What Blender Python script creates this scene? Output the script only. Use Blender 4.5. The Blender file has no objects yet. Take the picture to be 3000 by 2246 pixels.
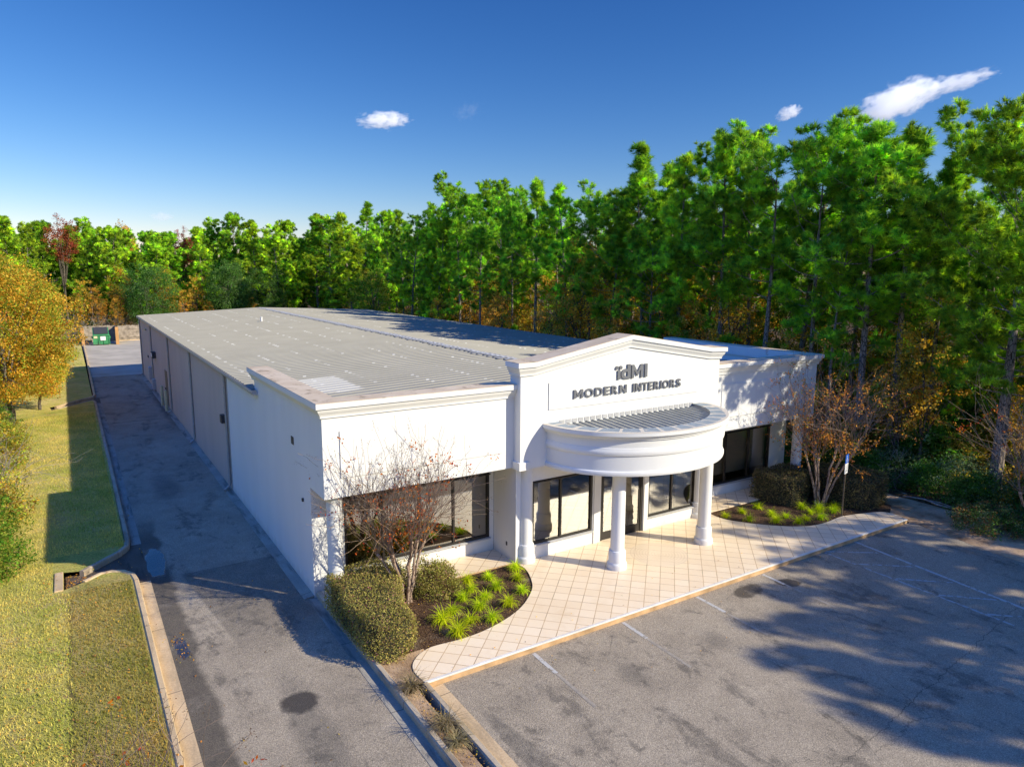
import bpy, math, random
import numpy as np
from mathutils import Vector, Matrix, Quaternion

S = bpy.context.scene
COL = S.collection
rad = math.radians

# ------------------------------------------------------------------ camera
CAM = np.array([-5.078, -16.700, 8.661]); YAW, PIT, ROLL = 0.5662, 0.1612, 0.0048
cd = bpy.data.cameras.new('camera'); cam = bpy.data.objects.new('camera', cd); COL.objects.link(cam)
f = Vector((math.sin(YAW)*math.cos(PIT), math.cos(YAW)*math.cos(PIT), -math.sin(PIT)))
rt = Vector((math.cos(YAW), -math.sin(YAW), 0)); up = rt.cross(f)
r2 = rt*math.cos(ROLL)+up*math.sin(ROLL); u2 = up*math.cos(ROLL)-rt*math.sin(ROLL)
M = Matrix((r2, u2, -f)).transposed().to_4x4(); M.translation = Vector(CAM)
cam.matrix_world = M
cd.sensor_width = 36; cd.lens = 2053.3/3000*36; cd.clip_start = 0.2; cd.clip_end = 6000
S.camera = cam

# ------------------------------------------------------------------ sky, sun, exposure
SUNV = Vector((6.07, -7.55, 5.42)).normalized()
SUN_EL = math.asin(SUNV.z); SUN_AZ = math.atan2(SUNV.x, SUNV.y)
w = bpy.data.worlds.new('World'); S.world = w; w.use_nodes = True
nt = w.node_tree; nt.nodes.clear()
sky = nt.nodes.new('ShaderNodeTexSky'); sky.sky_type = 'NISHITA'; sky.sun_disc = False
sky.sun_elevation = SUN_EL; sky.sun_rotation = SUN_AZ
sky.altitude = 0; sky.air_density = 1.0; sky.dust_density = 0.1; sky.ozone_density = 4.5
hs = nt.nodes.new('ShaderNodeHueSaturation'); hs.inputs['Saturation'].default_value = 1.12; hs.inputs['Value'].default_value = 1.0
bg = nt.nodes.new('ShaderNodeBackground'); bg.inputs['Strength'].default_value = 0.112
wo = nt.nodes.new('ShaderNodeOutputWorld')
gm = nt.nodes.new('ShaderNodeGamma'); gm.inputs['Gamma'].default_value = 1.22
nt.links.new(sky.outputs[0], gm.inputs['Color']); nt.links.new(gm.outputs[0], hs.inputs['Color']); 
sx = nt.nodes.new('ShaderNodeSeparateColor'); nt.links.new(hs.outputs[0], sx.inputs[0]); cx_ = nt.nodes.new('ShaderNodeCombineColor')
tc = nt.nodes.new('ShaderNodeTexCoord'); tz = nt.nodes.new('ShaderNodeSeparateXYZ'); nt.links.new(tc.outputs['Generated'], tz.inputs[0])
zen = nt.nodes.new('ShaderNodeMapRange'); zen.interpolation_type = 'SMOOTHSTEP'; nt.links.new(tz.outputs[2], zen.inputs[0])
for i_, v_ in ((1, .40), (2, .85), (3, 0.0), (4, 1.0)): zen.inputs[i_].default_value = v_      # added fill light: sky overhead, out of view, brightened
zw = nt.nodes.new('ShaderNodeMapRange'); nt.links.new(tz.outputs[0], zw.inputs[0])                    # added fill is weighted west, to lift the shaded side wall
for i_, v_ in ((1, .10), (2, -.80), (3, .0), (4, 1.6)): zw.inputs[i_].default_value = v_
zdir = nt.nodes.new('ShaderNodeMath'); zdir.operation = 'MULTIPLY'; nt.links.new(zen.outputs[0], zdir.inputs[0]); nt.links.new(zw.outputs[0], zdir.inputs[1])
for i_, (p_, a_) in enumerate(((1.25, .345), (1.11, .345), (.95, .520))):                   # deep, clear autumn blue
    q1 = nt.nodes.new('ShaderNodeMath'); q1.operation = 'POWER'; q1.inputs[1].default_value = p_; nt.links.new(sx.outputs[i_], q1.inputs[0])
    q2 = nt.nodes.new('ShaderNodeMath'); q2.operation = 'MULTIPLY'; q2.inputs[1].default_value = a_; nt.links.new(q1.outputs[0], q2.inputs[0])
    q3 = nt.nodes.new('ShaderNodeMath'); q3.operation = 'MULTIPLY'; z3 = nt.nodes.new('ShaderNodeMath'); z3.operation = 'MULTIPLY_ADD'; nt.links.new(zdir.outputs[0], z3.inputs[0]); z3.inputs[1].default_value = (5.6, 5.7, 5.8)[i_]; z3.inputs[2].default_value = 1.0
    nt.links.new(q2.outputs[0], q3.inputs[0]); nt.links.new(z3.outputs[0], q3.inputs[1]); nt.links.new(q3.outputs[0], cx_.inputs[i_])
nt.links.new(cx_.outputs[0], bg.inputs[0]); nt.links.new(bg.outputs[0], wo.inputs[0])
sl = bpy.data.lights.new('sun', 'SUN'); sl.energy = 3.9; sl.angle = rad(0.53); sl.color = (1.0, 0.912, 0.70)
so = bpy.data.objects.new('sun', sl); COL.objects.link(so)
so.rotation_mode = 'QUATERNION'; so.rotation_quaternion = (-SUNV).to_track_quat('-Z', 'Y'); so.location = (40, -50, 60)
vs = S.view_settings; vs.view_transform = 'Standard'; vs.look = 'None'; vs.gamma = 1; vs.exposure = 0.74
S.render.engine = 'CYCLES'
cy = S.cycles
cy.max_bounces = 24; cy.diffuse_bounces = 3; cy.glossy_bounces = 4; cy.transmission_bounces = 4; cy.transparent_max_bounces = 10
cy.volume_bounces = 24
cy.caustics_reflective = False; cy.caustics_refractive = False; cy.sample_clamp_indirect = 6
try:
    cy.use_denoising = True; cy.denoising_prefilter = 'ACCURATE'; cy.denoiser = 'OPENIMAGEDENOISE'
except Exception: pass

# ------------------------------------------------------------------ node / material helpers
class NB:
    def __init__(s, name):
        s.m = bpy.data.materials.new(name); s.m.use_nodes = True
        s.t = s.m.node_tree; s.t.nodes.clear()
        s.out = s.n('ShaderNodeOutputMaterial')
    def n(s, typ, **kw):
        x = s.t.nodes.new(typ)
        for k, v in kw.items(): setattr(x, k, v)
        return x
    def l(s, a, b): s.t.links.new(a, b)
    def sock(s, v, inp):
        if v is None: return
        if isinstance(v, bpy.types.NodeSocket): s.l(v, inp)
        elif isinstance(v, (tuple, list)): inp.default_value = (tuple(v)+(1,))[:4] if len(inp.default_value) == 4 else tuple(v)
        else: inp.default_value = v
    def math(s, op, a, b=None, c=None, clamp=False):
        x = s.n('ShaderNodeMath', operation=op, use_clamp=clamp)
        s.sock(a, x.inputs[0]); s.sock(b, x.inputs[1]); s.sock(c, x.inputs[2]); return x.outputs[0]
    def vmath(s, op, a, b=None):
        x = s.n('ShaderNodeVectorMath', operation=op); s.sock(a, x.inputs[0]); s.sock(b, x.inputs[1])
        return x.outputs['Value'] if op in ('LENGTH', 'DISTANCE', 'DOT_PRODUCT') else x.outputs[0]
    def pos(s): return s.n('ShaderNodeNewGeometry').outputs['Position']
    def obj(s): return s.n('ShaderNodeTexCoord').outputs['Object']
    def sep(s, v):
        x = s.n('ShaderNodeSeparateXYZ'); s.l(v, x.inputs[0]); return x.outputs
    def comb(s, x, y, z):
        c = s.n('ShaderNodeCombineXYZ'); s.sock(x, c.inputs[0]); s.sock(y, c.inputs[1]); s.sock(z, c.inputs[2]); return c.outputs[0]
    def noise(s, v, scale, detail=4, rough=.55, dist=0.0):
        x = s.n('ShaderNodeTexNoise'); s.l(v, x.inputs['Vector']); x.inputs['Scale'].default_value = scale
        x.inputs['Detail'].default_value = detail; x.inputs['Roughness'].default_value = rough; x.inputs['Distortion'].default_value = dist
        return x.outputs['Fac']
    def vor(s, v, scale, feature='F1'):
        x = s.n('ShaderNodeTexVoronoi', feature=feature); s.l(v, x.inputs['Vector']); x.inputs['Scale'].default_value = scale; return x.outputs
    def scale(s, v, k): return s.vmath('MULTIPLY', v, k)
    def step(s, v, a, b):
        x = s.n('ShaderNodeMapRange'); x.interpolation_type = 'SMOOTHSTEP'; s.sock(v, x.inputs[0])
        s.sock(a, x.inputs[1]); s.sock(b, x.inputs[2]); x.inputs[3].default_value = 0; x.inputs[4].default_value = 1
        return x.outputs[0]
    def ramp(s, fac, stops):
        x = s.n('ShaderNodeValToRGB'); cr = x.color_ramp
        while len(cr.elements) < len(stops): cr.elements.new(.5)
        for e, (p, c) in zip(cr.elements, stops): e.position = p; e.color = tuple(c)+(1,)
        s.l(fac, x.inputs[0]); return x.outputs[0]
    def mix(s, fac, a, b, mode='MIX'):
        x = s.n('ShaderNodeMix', data_type='RGBA', blend_type=mode)
        s.sock(fac, x.inputs[0]); s.sock(a, x.inputs[6]); s.sock(b, x.inputs[7]); return x.outputs[2]
    def bump(s, h, strength=.3, dist=.02):
        x = s.n('ShaderNodeBump'); x.inputs['Strength'].default_value = strength; x.inputs['Distance'].default_value = dist
        s.l(h, x.inputs['Height']); return x.outputs[0]
    def bsdf(s, color, rough=.8, normal=None, metal=0, spec=.5):
        x = s.n('ShaderNodeBsdfPrincipled'); s.sock(color, x.inputs['Base Color']); s.sock(rough, x.inputs['Roughness'])
        x.inputs['Metallic'].default_value = metal; x.inputs['Specular IOR Level'].default_value = spec
        if normal is not None: s.l(normal, x.inputs['Normal'])
        return x
    def done(s, shader):
        s.l(shader.outputs[0] if not isinstance(shader, bpy.types.NodeSocket) else shader, s.out.inputs['Surface']); return s.m

def simple(name, col, rough=.7, var=.12, scale=6, metal=0, spec=.4, bump=0.0):
    b = NB(name); p = b.obj(); n = b.noise(p, scale, 5)
    lo = tuple(c*(1-var) for c in col); hi = tuple(min(1, c*(1+var)) for c in col)
    c = b.ramp(n, [(.3, lo), (.7, hi)])
    nm = b.bump(b.noise(p, scale*12, 3), bump, .01) if bump else None
    return b.done(b.bsdf(c, rough, nm, metal, spec))

# --- stucco
def stucco(name, col, dirt=.10):
    b = NB(name); p = b.pos()
    big = b.noise(b.scale(p, (1, 1, .25)), .9, 5)
    streak = b.noise(b.scale(p, (9, 9, .35)), 1.0, 4)
    c = b.ramp(big, [(.3, tuple(k*(1-dirt) for k in col)), (.62, col)])
    c = b.mix(b.math('MULTIPLY', b.step(streak, .60, .78), dirt*2.4), c, (.52, .48, .42))
    zz_ = b.sep(p)[2]; gz = b.noise(b.scale(p, (2.2, 2.2, .6)), 1.4, 4)
    c = b.mix(b.math('MULTIPLY', b.step(b.math('ADD', zz_, b.math('MULTIPLY', gz, .55)), .52, .12), .35), c, (.42, .36, .29))
    nm = b.bump(b.noise(p, 40, 3), .12, .004)
    return b.done(b.bsdf(c, .85, nm, 0, .2))
WHITE = stucco('white_stucco', (.76, .755, .74), .05)
TAN = stucco('tan_stucco', (.58, .47, .41), .08)
CREAM = stucco('cream_paint', (.60, .57, .50), .08)

def coping_mat():
    b = NB('coping_cap'); p = b.pos()
    n = b.noise(p, 1.3, 6, .62); n2 = b.noise(b.scale(p, (1, .6, 1)), 3.1, 5, .6)
    c = b.ramp(n, [(.35, (.55, .43, .30)), (.6, (.66, .54, .40))])
    c = b.mix(b.math('MULTIPLY', b.step(n2, .55, .68), .75), c, (.30, .225, .15))
    return b.done(b.bsdf(c, .85, b.bump(n2, .2, .01), 0, .2))
COPING = coping_mat()

def roof_mat():
    b = NB('metal_roof'); p = b.pos(); x, y, z = b.sep(p)
    n = b.noise(p, .6, 5); n2 = b.noise(b.scale(p, (.35, 3.0, 1)), 1.5, 4)
    c = b.ramp(n, [(.3, (.278, .262, .220)), (.7, (.318, .301, .256))])
    c = b.mix(b.math('MULTIPLY', n2, .25), c, (.225, .218, .185))
    # sealant dabs along the screw rows (rows run along the building every 1.55 m, dabs on ribs)
    rx = b.math('ABSOLUTE', b.math('SUBTRACT', b.math('FRACT', b.math('DIVIDE', b.math('ADD', x, 20.5), 1.55)), .5))
    row = b.math('LESS_THAN', rx, .036)
    cell = b.comb(b.math('FLOOR', b.math('DIVIDE', b.math('ADD', x, 20.5), 1.55)), b.math('FLOOR', b.math('DIVIDE', y, .205)), 0)
    wn = b.n('ShaderNodeTexWhiteNoise', noise_dimensions='3D'); b.l(cell, wn.inputs['Vector'])
    fy = b.math('ABSOLUTE', b.math('SUBTRACT', b.math('FRACT', b.math('DIVIDE', y, .205)), .5))
    patchy = b.step(b.noise(p, .45, 2), .40, .62)
    dab = b.math('MULTIPLY', b.math('MULTIPLY', row, b.math('GREATER_THAN', wn.outputs['Value'], b.math('SUBTRACT', .80, b.math('MULTIPLY', patchy, .50)))), b.math('LESS_THAN', fy, .20))
    c = b.mix(b.math('MULTIPLY', dab, b.math('MULTIPLY', b.math('POWER', wn.outputs['Value'], 2), .48)), c, (.72, .72, .71))
    # repainted white patch near the front left corner and streaks
    dx = b.math('MAXIMUM', b.math('MULTIPLY', b.math('ABSOLUTE', b.math('SUBTRACT', x, 1.95)), 1.7), b.math('ABSOLUTE', b.math('SUBTRACT', y, 6.1)))
    pm = b.step(b.math('ADD', dx, b.math('MULTIPLY', b.noise(b.scale(p, (1, 4, 1)), 1.6, 3), .7)), 1.95, 1.75)
    c = b.mix(b.math('MULTIPLY', pm, .32), c, (.74, .74, .73))
    return b.done(b.bsdf(c, .52, None, 0, .35))
ROOF = roof_mat()

def spot(b, p, cx, cy, rx, ry, rot=0, nz=.35, ns=1.6, soft=.12):
    q = b.vmath('SUBTRACT', p, (cx, cy, 0))
    if rot:
        v = b.n('ShaderNodeVectorRotate', rotation_type='Z_AXIS'); b.l(q, v.inputs['Vector']); v.inputs['Angle'].default_value = rot; q = v.outputs[0]
    q = b.vmath('MULTIPLY', q, (1/rx, 1/ry, 0)); d = b.vmath('LENGTH', q)
    d = b.math('ADD', d, b.math('MULTIPLY', b.math('SUBTRACT', b.noise(p, ns, 4), .5), nz*2))
    return b.step(d, 1.0, 1.0-soft)

def asphalt(name, dark=1.0, drive=False):
    b = NB(name); p = b.pos(); x, y, z = b.sep(p)
    big = b.noise(p, .33, 5, .6); mid = b.noise(p, 1.7, 5, .65); gr = b.noise(p, 42, 3, .7); sp = b.vor(p, 60)['Distance']
    k = dark
    c = b.ramp(b.math('ADD', b.math('MULTIPLY', big, .6), b.math('MULTIPLY', mid, .4)),
               [(.33, (.172*k, .143*k, .108*k)), (.50, (.236*k, .196*k, .147*k)), (.68, (.282*k, .237*k, .179*k))])
    c = b.mix(.75, c, b.ramp(gr, [(.30, (.25, .25, .25)), (.5, (.5, .5, .5)), (.72, (.82, .81, .79))]), 'OVERLAY')
    rough = None
    def darken(mask, amt, col=(.035, .032, .030)):
        nonlocal c
        c = b.mix(b.math('MULTIPLY', mask, amt), c, col)
    # hairline cracks
    wob = b.noise(p, .9, 5, .7)
    if drive:
        darken(spot(b, p, -1.68, -3.25, .46, .46, 0, .26, 5.0, .35), .93, (.05, .04, .034))
        edge = b.math('ADD', x, b.math('MULTIPLY', b.math('SUBTRACT', b.noise(b.comb(0, y, 0), .55, 4), .5), .75))
        wet = b.math('MULTIPLY', b.step(edge, -3.02, -3.22), b.step(y, 11.0, 8.0))
        darken(wet, .74, (.050, .042, .034))
        pud = b.math('MAXIMUM', spot(b, p, -3.40, 6.2, .27, 1.35, 0, .60, 1.5, .12), spot(b, p, -3.42, .35, .16, .60, 0, .55, 2.6, .2))
        darken(pud, .85, (.030, .030, .033))
        rough = b.math('SUBTRACT', .88, b.math('MULTIPLY', pud, .85))
        darken(b.math('MULTIPLY', b.step(y, 4.72, 4.80), b.step(x, -2.9, -2.75)), .0)
        tr = b.math('MULTIPLY', spot(b, p, -1.75, -6.0, .55, 6.0, .05, .35, .9, .6), .35); darken(tr, 1, (.06, .058, .056))
        tr = b.math('MULTIPLY', spot(b, p, -2.2, 14.0, .7, 3.0, 0, .5, .8, .6), .4); darken(tr, 1, (.05, .05, .052))
        tr = b.math('MULTIPLY', b.step(b.math('ADD', x, b.math('MULTIPLY', mid, .9)), -.25, .1), b.math('MULTIPLY', b.step(y, 23, 30), b.step(y, 43, 38))); darken(tr, .6)
        patch = b.math('MULTIPLY', b.math('MULTIPLY', b.step(y, 4.75, 4.68), b.step(b.math('ADD', x, b.math('MULTIPLY', y, .12)), -2.35, -2.25)), b.step(y, -1.4, .8)); darken(patch, .38)
        j = b.math('LESS_THAN', b.math('ABSOLUTE', b.math('SUBTRACT', y, b.math('ADD', 28.75, b.math('MULTIPLY', b.math('SUBTRACT', wob, .5), .35)))), .045); darken(j, .8)
    else:
        darken(spot(b, p, 10.35, -4.75, .62, .38, -.2, .40, 3.6, .3), .82, (.05, .04, .032))
        darken(spot(b, p, 11.75, -5.0, .42, .30, .4, .36, 4, .3), .82, (.05, .04, .032))
        darken(spot(b, p, 1.52, -7.6, .26, 2.4, -.06, .22, 2.4, .3), .42, (.05, .05, .05))
        for cx in (4.9, 7.5, 10.2, 12.9): darken(spot(b, p, cx, -6.1, .55, .9, 0, .8, 1.2, .9), .35, (.045, .045, .045))
        # crack wandering across the lot
        g = b.math('ADD', b.math('SUBTRACT', y, b.math('MULTIPLY', b.math('SUBTRACT', x, 7.3), .115)), 10.15)
        g = b.math('ADD', g, b.math('MULTIPLY', b.math('SUBTRACT', b.noise(b.comb(x, 0, 0), 1.1, 6, .75), .5), .55))
        darken(b.step(b.math('ABSOLUTE', g), .014, .004), .6, (.02, .02, .02))
    # weathering: drifting oily blotches, aggregate wear and long tyre-polished bands
    q_ = b.vmath('MULTIPLY', p, (1.0, .42, 1)); bl = b.noise(q_, .85, 6, .68, .6); bl2 = b.noise(p, 2.9, 6, .7, .4)
    darken(b.math('MULTIPLY', b.step(b.math('ADD', b.math('MULTIPLY', bl, .7), b.math('MULTIPLY', bl2, .3)), .515, .61), .52), 1.0, (.062, .056, .050))
    darken(b.math('MULTIPLY', b.step(bl2, .60, .70), .35), 1.0, (.05, .045, .04))
    c = b.mix(b.math('MULTIPLY', b.step(b.noise(p, 1.2, 6, .7), .54, .66), .18), c, (.40, .345, .275))
    fl_ = b.vor(p, 95)['Color']; c = b.mix(.55, c, b.ramp(fl_, [(.05, (.12, .12, .12)), (.5, (.5, .5, .5)), (.95, (.92, .90, .87))]), 'OVERLAY')
    vc = b.vor(b.vmath('ADD', p, b.comb(wob, wob, 0)), .28, 'DISTANCE_TO_EDGE')['Distance']
    darken(b.math('MULTIPLY', b.step(vc, .0035, .001), b.step(b.noise(p, .25, 2), .52, .62)), .4, (.03, .03, .03))
    hb = b.math('ADD', gr, b.math('MULTIPLY', sp, .6))
    if drive: hb = b.math('MULTIPLY', hb, b.math('SUBTRACT', 1, pud))
    nm = b.bump(hb, .55, .012)
    sh = b.bsdf(c, .88 if rough is None else rough, nm, 0, .35)
    if drive: b.l(b.math('ADD', .35, b.math('MULTIPLY', pud, 1.6)), sh.inputs['Specular IOR Level'])
    return b.done(sh)
LOT = asphalt('lot_asphalt', 1.38); DRIVE = asphalt('drive_asphalt', 1.38, True)

def concrete(name, col, stain=(.16, .12, .085), amt=.6):
    b = NB(name); p = b.pos(); n = b.noise(p, 1.1, 6, .65); n2 = b.noise(p, 30, 3)
    n3 = b.noise(b.scale(p, (2.5, .35, 1)), 1.6, 5, .6)
    c = b.ramp(n, [(.3, tuple(k*.8 for k in col)), (.7, tuple(min(1, k*1.15) for k in col))])
    c = b.mix(b.math('MULTIPLY', b.step(n3, .48, .66), amt), c, stain)
    c = b.mix(.35, c, b.ramp(n2, [(.3, (.3, .3, .3)), (.7, (.7, .7, .7))]), 'OVERLAY')
    x, y, z = b.sep(p)
    jt = b.math('LESS_THAN', b.math('ABSOLUTE', b.math('SUBTRACT', b.math('FRACT', b.math('DIVIDE', y, 3.05)), .5)), .004)
    c = b.mix(b.math('MULTIPLY', jt, .7), c, (.06, .05, .045))
    return b.done(b.bsdf(c, .88, b.bump(n2, .3, .008), 0, .3))
KERB = concrete('kerb_concrete', (.46, .375, .27)); KERBW = concrete('kerb_concrete_worn', (.60, .435, .255), (.20, .16, .11), .35)
GUTTER = concrete('gutter_concrete', (.33, .30, .25), (.10, .085, .07), .7)

def tile_mat():
    b = NB('diagonal_tile'); p = b.pos()
    v = b.n('ShaderNodeVectorRotate', rotation_type='Z_AXIS'); b.l(p, v.inputs['Vector']); v.inputs['Angle'].default_value = rad(45)
    q = v.outputs[0]; q = b.vmath('MULTIPLY', q, (1/.398, 1/.398, 1)); q = b.vmath('ADD', q, (.22, .1, 0))
    x, y, z = b.sep(q)
    fx = b.math('ABSOLUTE', b.math('SUBTRACT', b.math('FRACT', x), .5)); fy = b.math('ABSOLUTE', b.math('SUBTRACT', b.math('FRACT', y), .5))
    g = b.math('GREATER_THAN', b.math('MAXIMUM', fx, fy), .475)
    cell = b.comb(b.math('FLOOR', x), b.math('FLOOR', y), 0)
    wn = b.n('ShaderNodeTexWhiteNoise', noise_dimensions='2D'); b.l(cell, wn.inputs['Vector'])
    base = b.ramp(wn.outputs['Value'], [(0, (.84, .67, .47)), (1, (.89, .735, .54))])
    st = b.noise(p, .55, 5, .6); base = b.mix(b.math('MULTIPLY', b.step(st, .52, .75), .55), base, (.66, .47, .27))
    fine = b.noise(p, 9, 4); base = b.mix(.18, base, b.ramp(fine, [(.3, (.42, .40, .38)), (.7, (.6, .6, .6))]), 'OVERLAY')
    gn = b.noise(p, 1.6, 4); grout = b.ramp(gn, [(.45, (.60, .41, .23)), (.72, (.34, .24, .155))])
    c = b.mix(g, base, grout)
    d = b.vmath('DISTANCE', b.vmath('MULTIPLY', p, (1, 1, 0)), (9.80, -1.80, 0))
    ring = b.math('ABSOLUTE', b.math('SUBTRACT', b.math('FRACT', b.math('MULTIPLY', d, 11)), .5))
    md = b.ramp(ring, [(.06, (.62, .48, .35)), (.2, (.77, .635, .49))]); md = b.mix(b.math('MULTIPLY', b.noise(p, 3, 4), .4), md, (.72, .58, .43))
    c = b.mix(b.math('MULTIPLY', b.math('LESS_THAN', d, .90), .6), c, md)
    nm = b.bump(b.math('SUBTRACT', 1, g), .3, .004)
    return b.done(b.bsdf(c, .42, nm, 0, .45))
TILE = tile_mat()
NOSE = simple('white_nosing', (.70, .66, .60), .7, .15, 3); RISER = simple('tan_riser', (.52, .33, .17), .8, .35, 2.2)

def mulch_mat():
    b = NB('mulch'); p = b.pos(); v = b.vor(b.vmath('MULTIPLY', p, (1, 1.6, 1)), 26); n = b.noise(p, 1.0, 5)
    c = b.ramp(v['Color'], [(.1, (.045, .026, .017)), (.55, (.10, .058, .036)), (.9, (.20, .125, .075))])
    c = b.mix(b.math('MULTIPLY', b.step(n, .55, .72), .7), c, (.30, .235, .17))
    return b.done(b.bsdf(c, .95, b.bump(v['Distance'], .9, .03), 0, .1))
MULCH = mulch_mat()
def sand_mat():
    b = NB('pine_straw_soil'); p = b.pos(); n = b.noise(p, .9, 6, .65); f = b.noise(b.vmath('MULTIPLY', p, (30, 7, 7)), 1.3, 5, .7)
    c = b.ramp(n, [(.35, (.27, .18, .11)), (.55, (.52, .40, .28)), (.7, (.62, .50, .37))])
    c = b.mix(.5, c, b.ramp(f, [(.35, (.16, .10, .06)), (.65, (.66, .54, .40))]), 'OVERLAY')
    return b.done(b.bsdf(c, .95, b.bump(f, .7, .03), 0, .1))
SAND = sand_mat()
def lawn_mat():
    b = NB('lawn'); p = b.pos(); x, y, z = b.sep(p)
    big = b.noise(p, .22, 4, .6); mid = b.noise(p, 1.5, 5, .7); fine = b.noise(p, 16, 4, .75); vf = b.noise(b.vmath('MULTIPLY', p, (60, 30, 1)), 1, 3, .8)
    c = b.ramp(b.math('ADD', b.math('MULTIPLY', big, .45), b.math('MULTIPLY', mid, .55)),
               [(.36, (.40, .42, .10)), (.47, (.60, .54, .14)), (.57, (.76, .62, .22)), (.68, (.80, .60, .30))])
    pt = b.noise(p, .75, 6, .72, .5); c = b.mix(b.math('MULTIPLY', b.step(pt, .54, .66), .55), c, (.50, .36, .19)); c = b.mix(b.math('MULTIPLY', b.step(b.noise(p, .5, 5, .7), .56, .70), .5), c, (.24, .29, .06))
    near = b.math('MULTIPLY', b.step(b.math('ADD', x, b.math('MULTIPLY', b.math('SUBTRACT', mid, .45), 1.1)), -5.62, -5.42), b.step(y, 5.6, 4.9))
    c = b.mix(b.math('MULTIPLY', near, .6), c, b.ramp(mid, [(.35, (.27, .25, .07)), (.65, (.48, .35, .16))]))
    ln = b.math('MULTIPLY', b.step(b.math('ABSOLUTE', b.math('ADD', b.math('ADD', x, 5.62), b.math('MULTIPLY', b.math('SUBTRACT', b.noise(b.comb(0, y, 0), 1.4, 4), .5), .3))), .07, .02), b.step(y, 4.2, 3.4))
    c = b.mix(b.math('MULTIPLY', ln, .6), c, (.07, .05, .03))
    c = b.mix(.85, c, b.ramp(fine, [(.28, (.16, .17, .15)), (.5, (.5, .5, .48)), (.72, (.84, .80, .76))]), 'OVERLAY')
    c = b.mix(.5, c, b.ramp(vf, [(.3, (.25, .25, .25)), (.7, (.75, .75, .75))]), 'OVERLAY')
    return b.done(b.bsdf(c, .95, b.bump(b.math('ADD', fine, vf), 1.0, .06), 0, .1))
LAWN = lawn_mat()
def floor_mat():
    b = NB('leaf_litter'); p = b.pos(); n = b.noise(p, .25, 5); f = b.vor(p, 9)['Color']
    c = b.ramp(f, [(.1, (.035, .022, .013)), (.6, (.085, .052, .028)), (.95, (.20, .12, .05))])
    c = b.mix(b.math('MULTIPLY', b.step(n, .5, .66), .5), c, (.06, .07, .02))
    return b.done(b.bsdf(c, .95, b.bump(b.noise(p, 12, 4), .8, .08), 0, .1))
LITTER = floor_mat()
def worn(name, col, t):
    b = NB(name); p = b.pos(); n = b.noise(p, 6, 6, .75)
    return b.done(b.bsdf(b.mix(b.step(n, t-.05, t+.06), col, (.27, .225, .165)), .85, b.bump(b.noise(p, 42, 3, .7), .5, .01), 0, .3))
PAINT = worn('worn_line_paint', (.50, .48, .45), .56)
PAINTH = worn('hatch_line_paint', (.44, .43, .41), .52); PAINTF = simple('faded_line_paint', (.335, .29, .235), .85, .3, 5)
DARKFR = simple('dark_bronze_frame', (.022, .018, .016), .45, .2, 5)
LETTER = simple('brushed_grey_metal', (.155, .16, .175), .45, .12, 14, .0, .4)
METAL = simple('grey_painted_metal', (.42, .42, .43), .5, .1, 6)
PIPE = simple('tan_downspout', (.40, .37, .34), .55, .1, 5)
DARK = simple('dark_metal', (.05, .05, .055), .6, .2, 9)
DOORM = simple('taupe_door_paint', (.15, .12, .11), .55, .1, 3)
BOLL = simple('cream_bollard_paint', (.62, .55, .34), .6, .15, 6)
GREEN = simple('green_bin_paint', (.045, .24, .10), .5, .25, 2.0)
WOOD = simple('weathered_fence_wood', (.33, .275, .22), .9, .45, 2.5, bump=.3)
WOODO = simple('orange_post_wood', (.50, .27, .105), .85, .2, 2)
PAPER = simple('white_notice', (.75, .75, .74), .7, .05, 4)
CANROOF = simple('canopy_ribbed_metal', (.36, .355, .31), .5, .12, 3)
BLUE = simple('blue_sign_face', (.012, .10, .48), .45, .06, 5)
POLE = simple('brown_steel_post', (.10, .075, .05), .7, .3, 8)
RED = simple('red_plastic', (.55, .025, .02), .45, .1, 5)
ALU = simple('bright_alloy', (.55, .54, .50), .35, .1, 8, .6)
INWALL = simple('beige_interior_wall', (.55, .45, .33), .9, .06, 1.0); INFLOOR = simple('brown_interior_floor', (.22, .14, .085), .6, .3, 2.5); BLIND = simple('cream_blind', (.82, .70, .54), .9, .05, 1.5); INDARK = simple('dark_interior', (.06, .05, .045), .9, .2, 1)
def slate_mat():
    b = NB('patched_slate'); p = b.pos(); n = b.noise(p, 2.2, 5, .6)
    d = b.vmath('SUBTRACT', p, (9.75, -.34, 0)); x, y, z = b.sep(d)
    a = b.math('ARCTAN2', y, x); fr = b.math('ABSOLUTE', b.math('SUBTRACT', b.math('FRACT', b.math('MULTIPLY', a, 4.6)), .5))
    m = b.math('MAXIMUM', b.step(b.math('ADD', fr, b.math('MULTIPLY', b.math('SUBTRACT', n, .5), .22)), .40, .43), b.step(n, .60, .63))
    r = b.math('SQRT', b.math('ADD', b.math('POWER', b.math('DIVIDE', x, 3.35), 2), b.math('POWER', b.math('DIVIDE', y, 2.76), 2)))
    m = b.math('MAXIMUM', m, b.step(b.math('ADD', r, b.math('MULTIPLY', b.math('SUBTRACT', n, .5), .10)), .945, .955))
    c = b.mix(m, b.ramp(b.noise(p, 5, 4), [(.3, (.21, .255, .29)), (.7, (.30, .345, .375))]), (.62, .555, .46))
    return b.done(b.bsdf(c, .6, b.bump(m, .3, .01), 0, .4))
SLATE = slate_mat()
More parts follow.
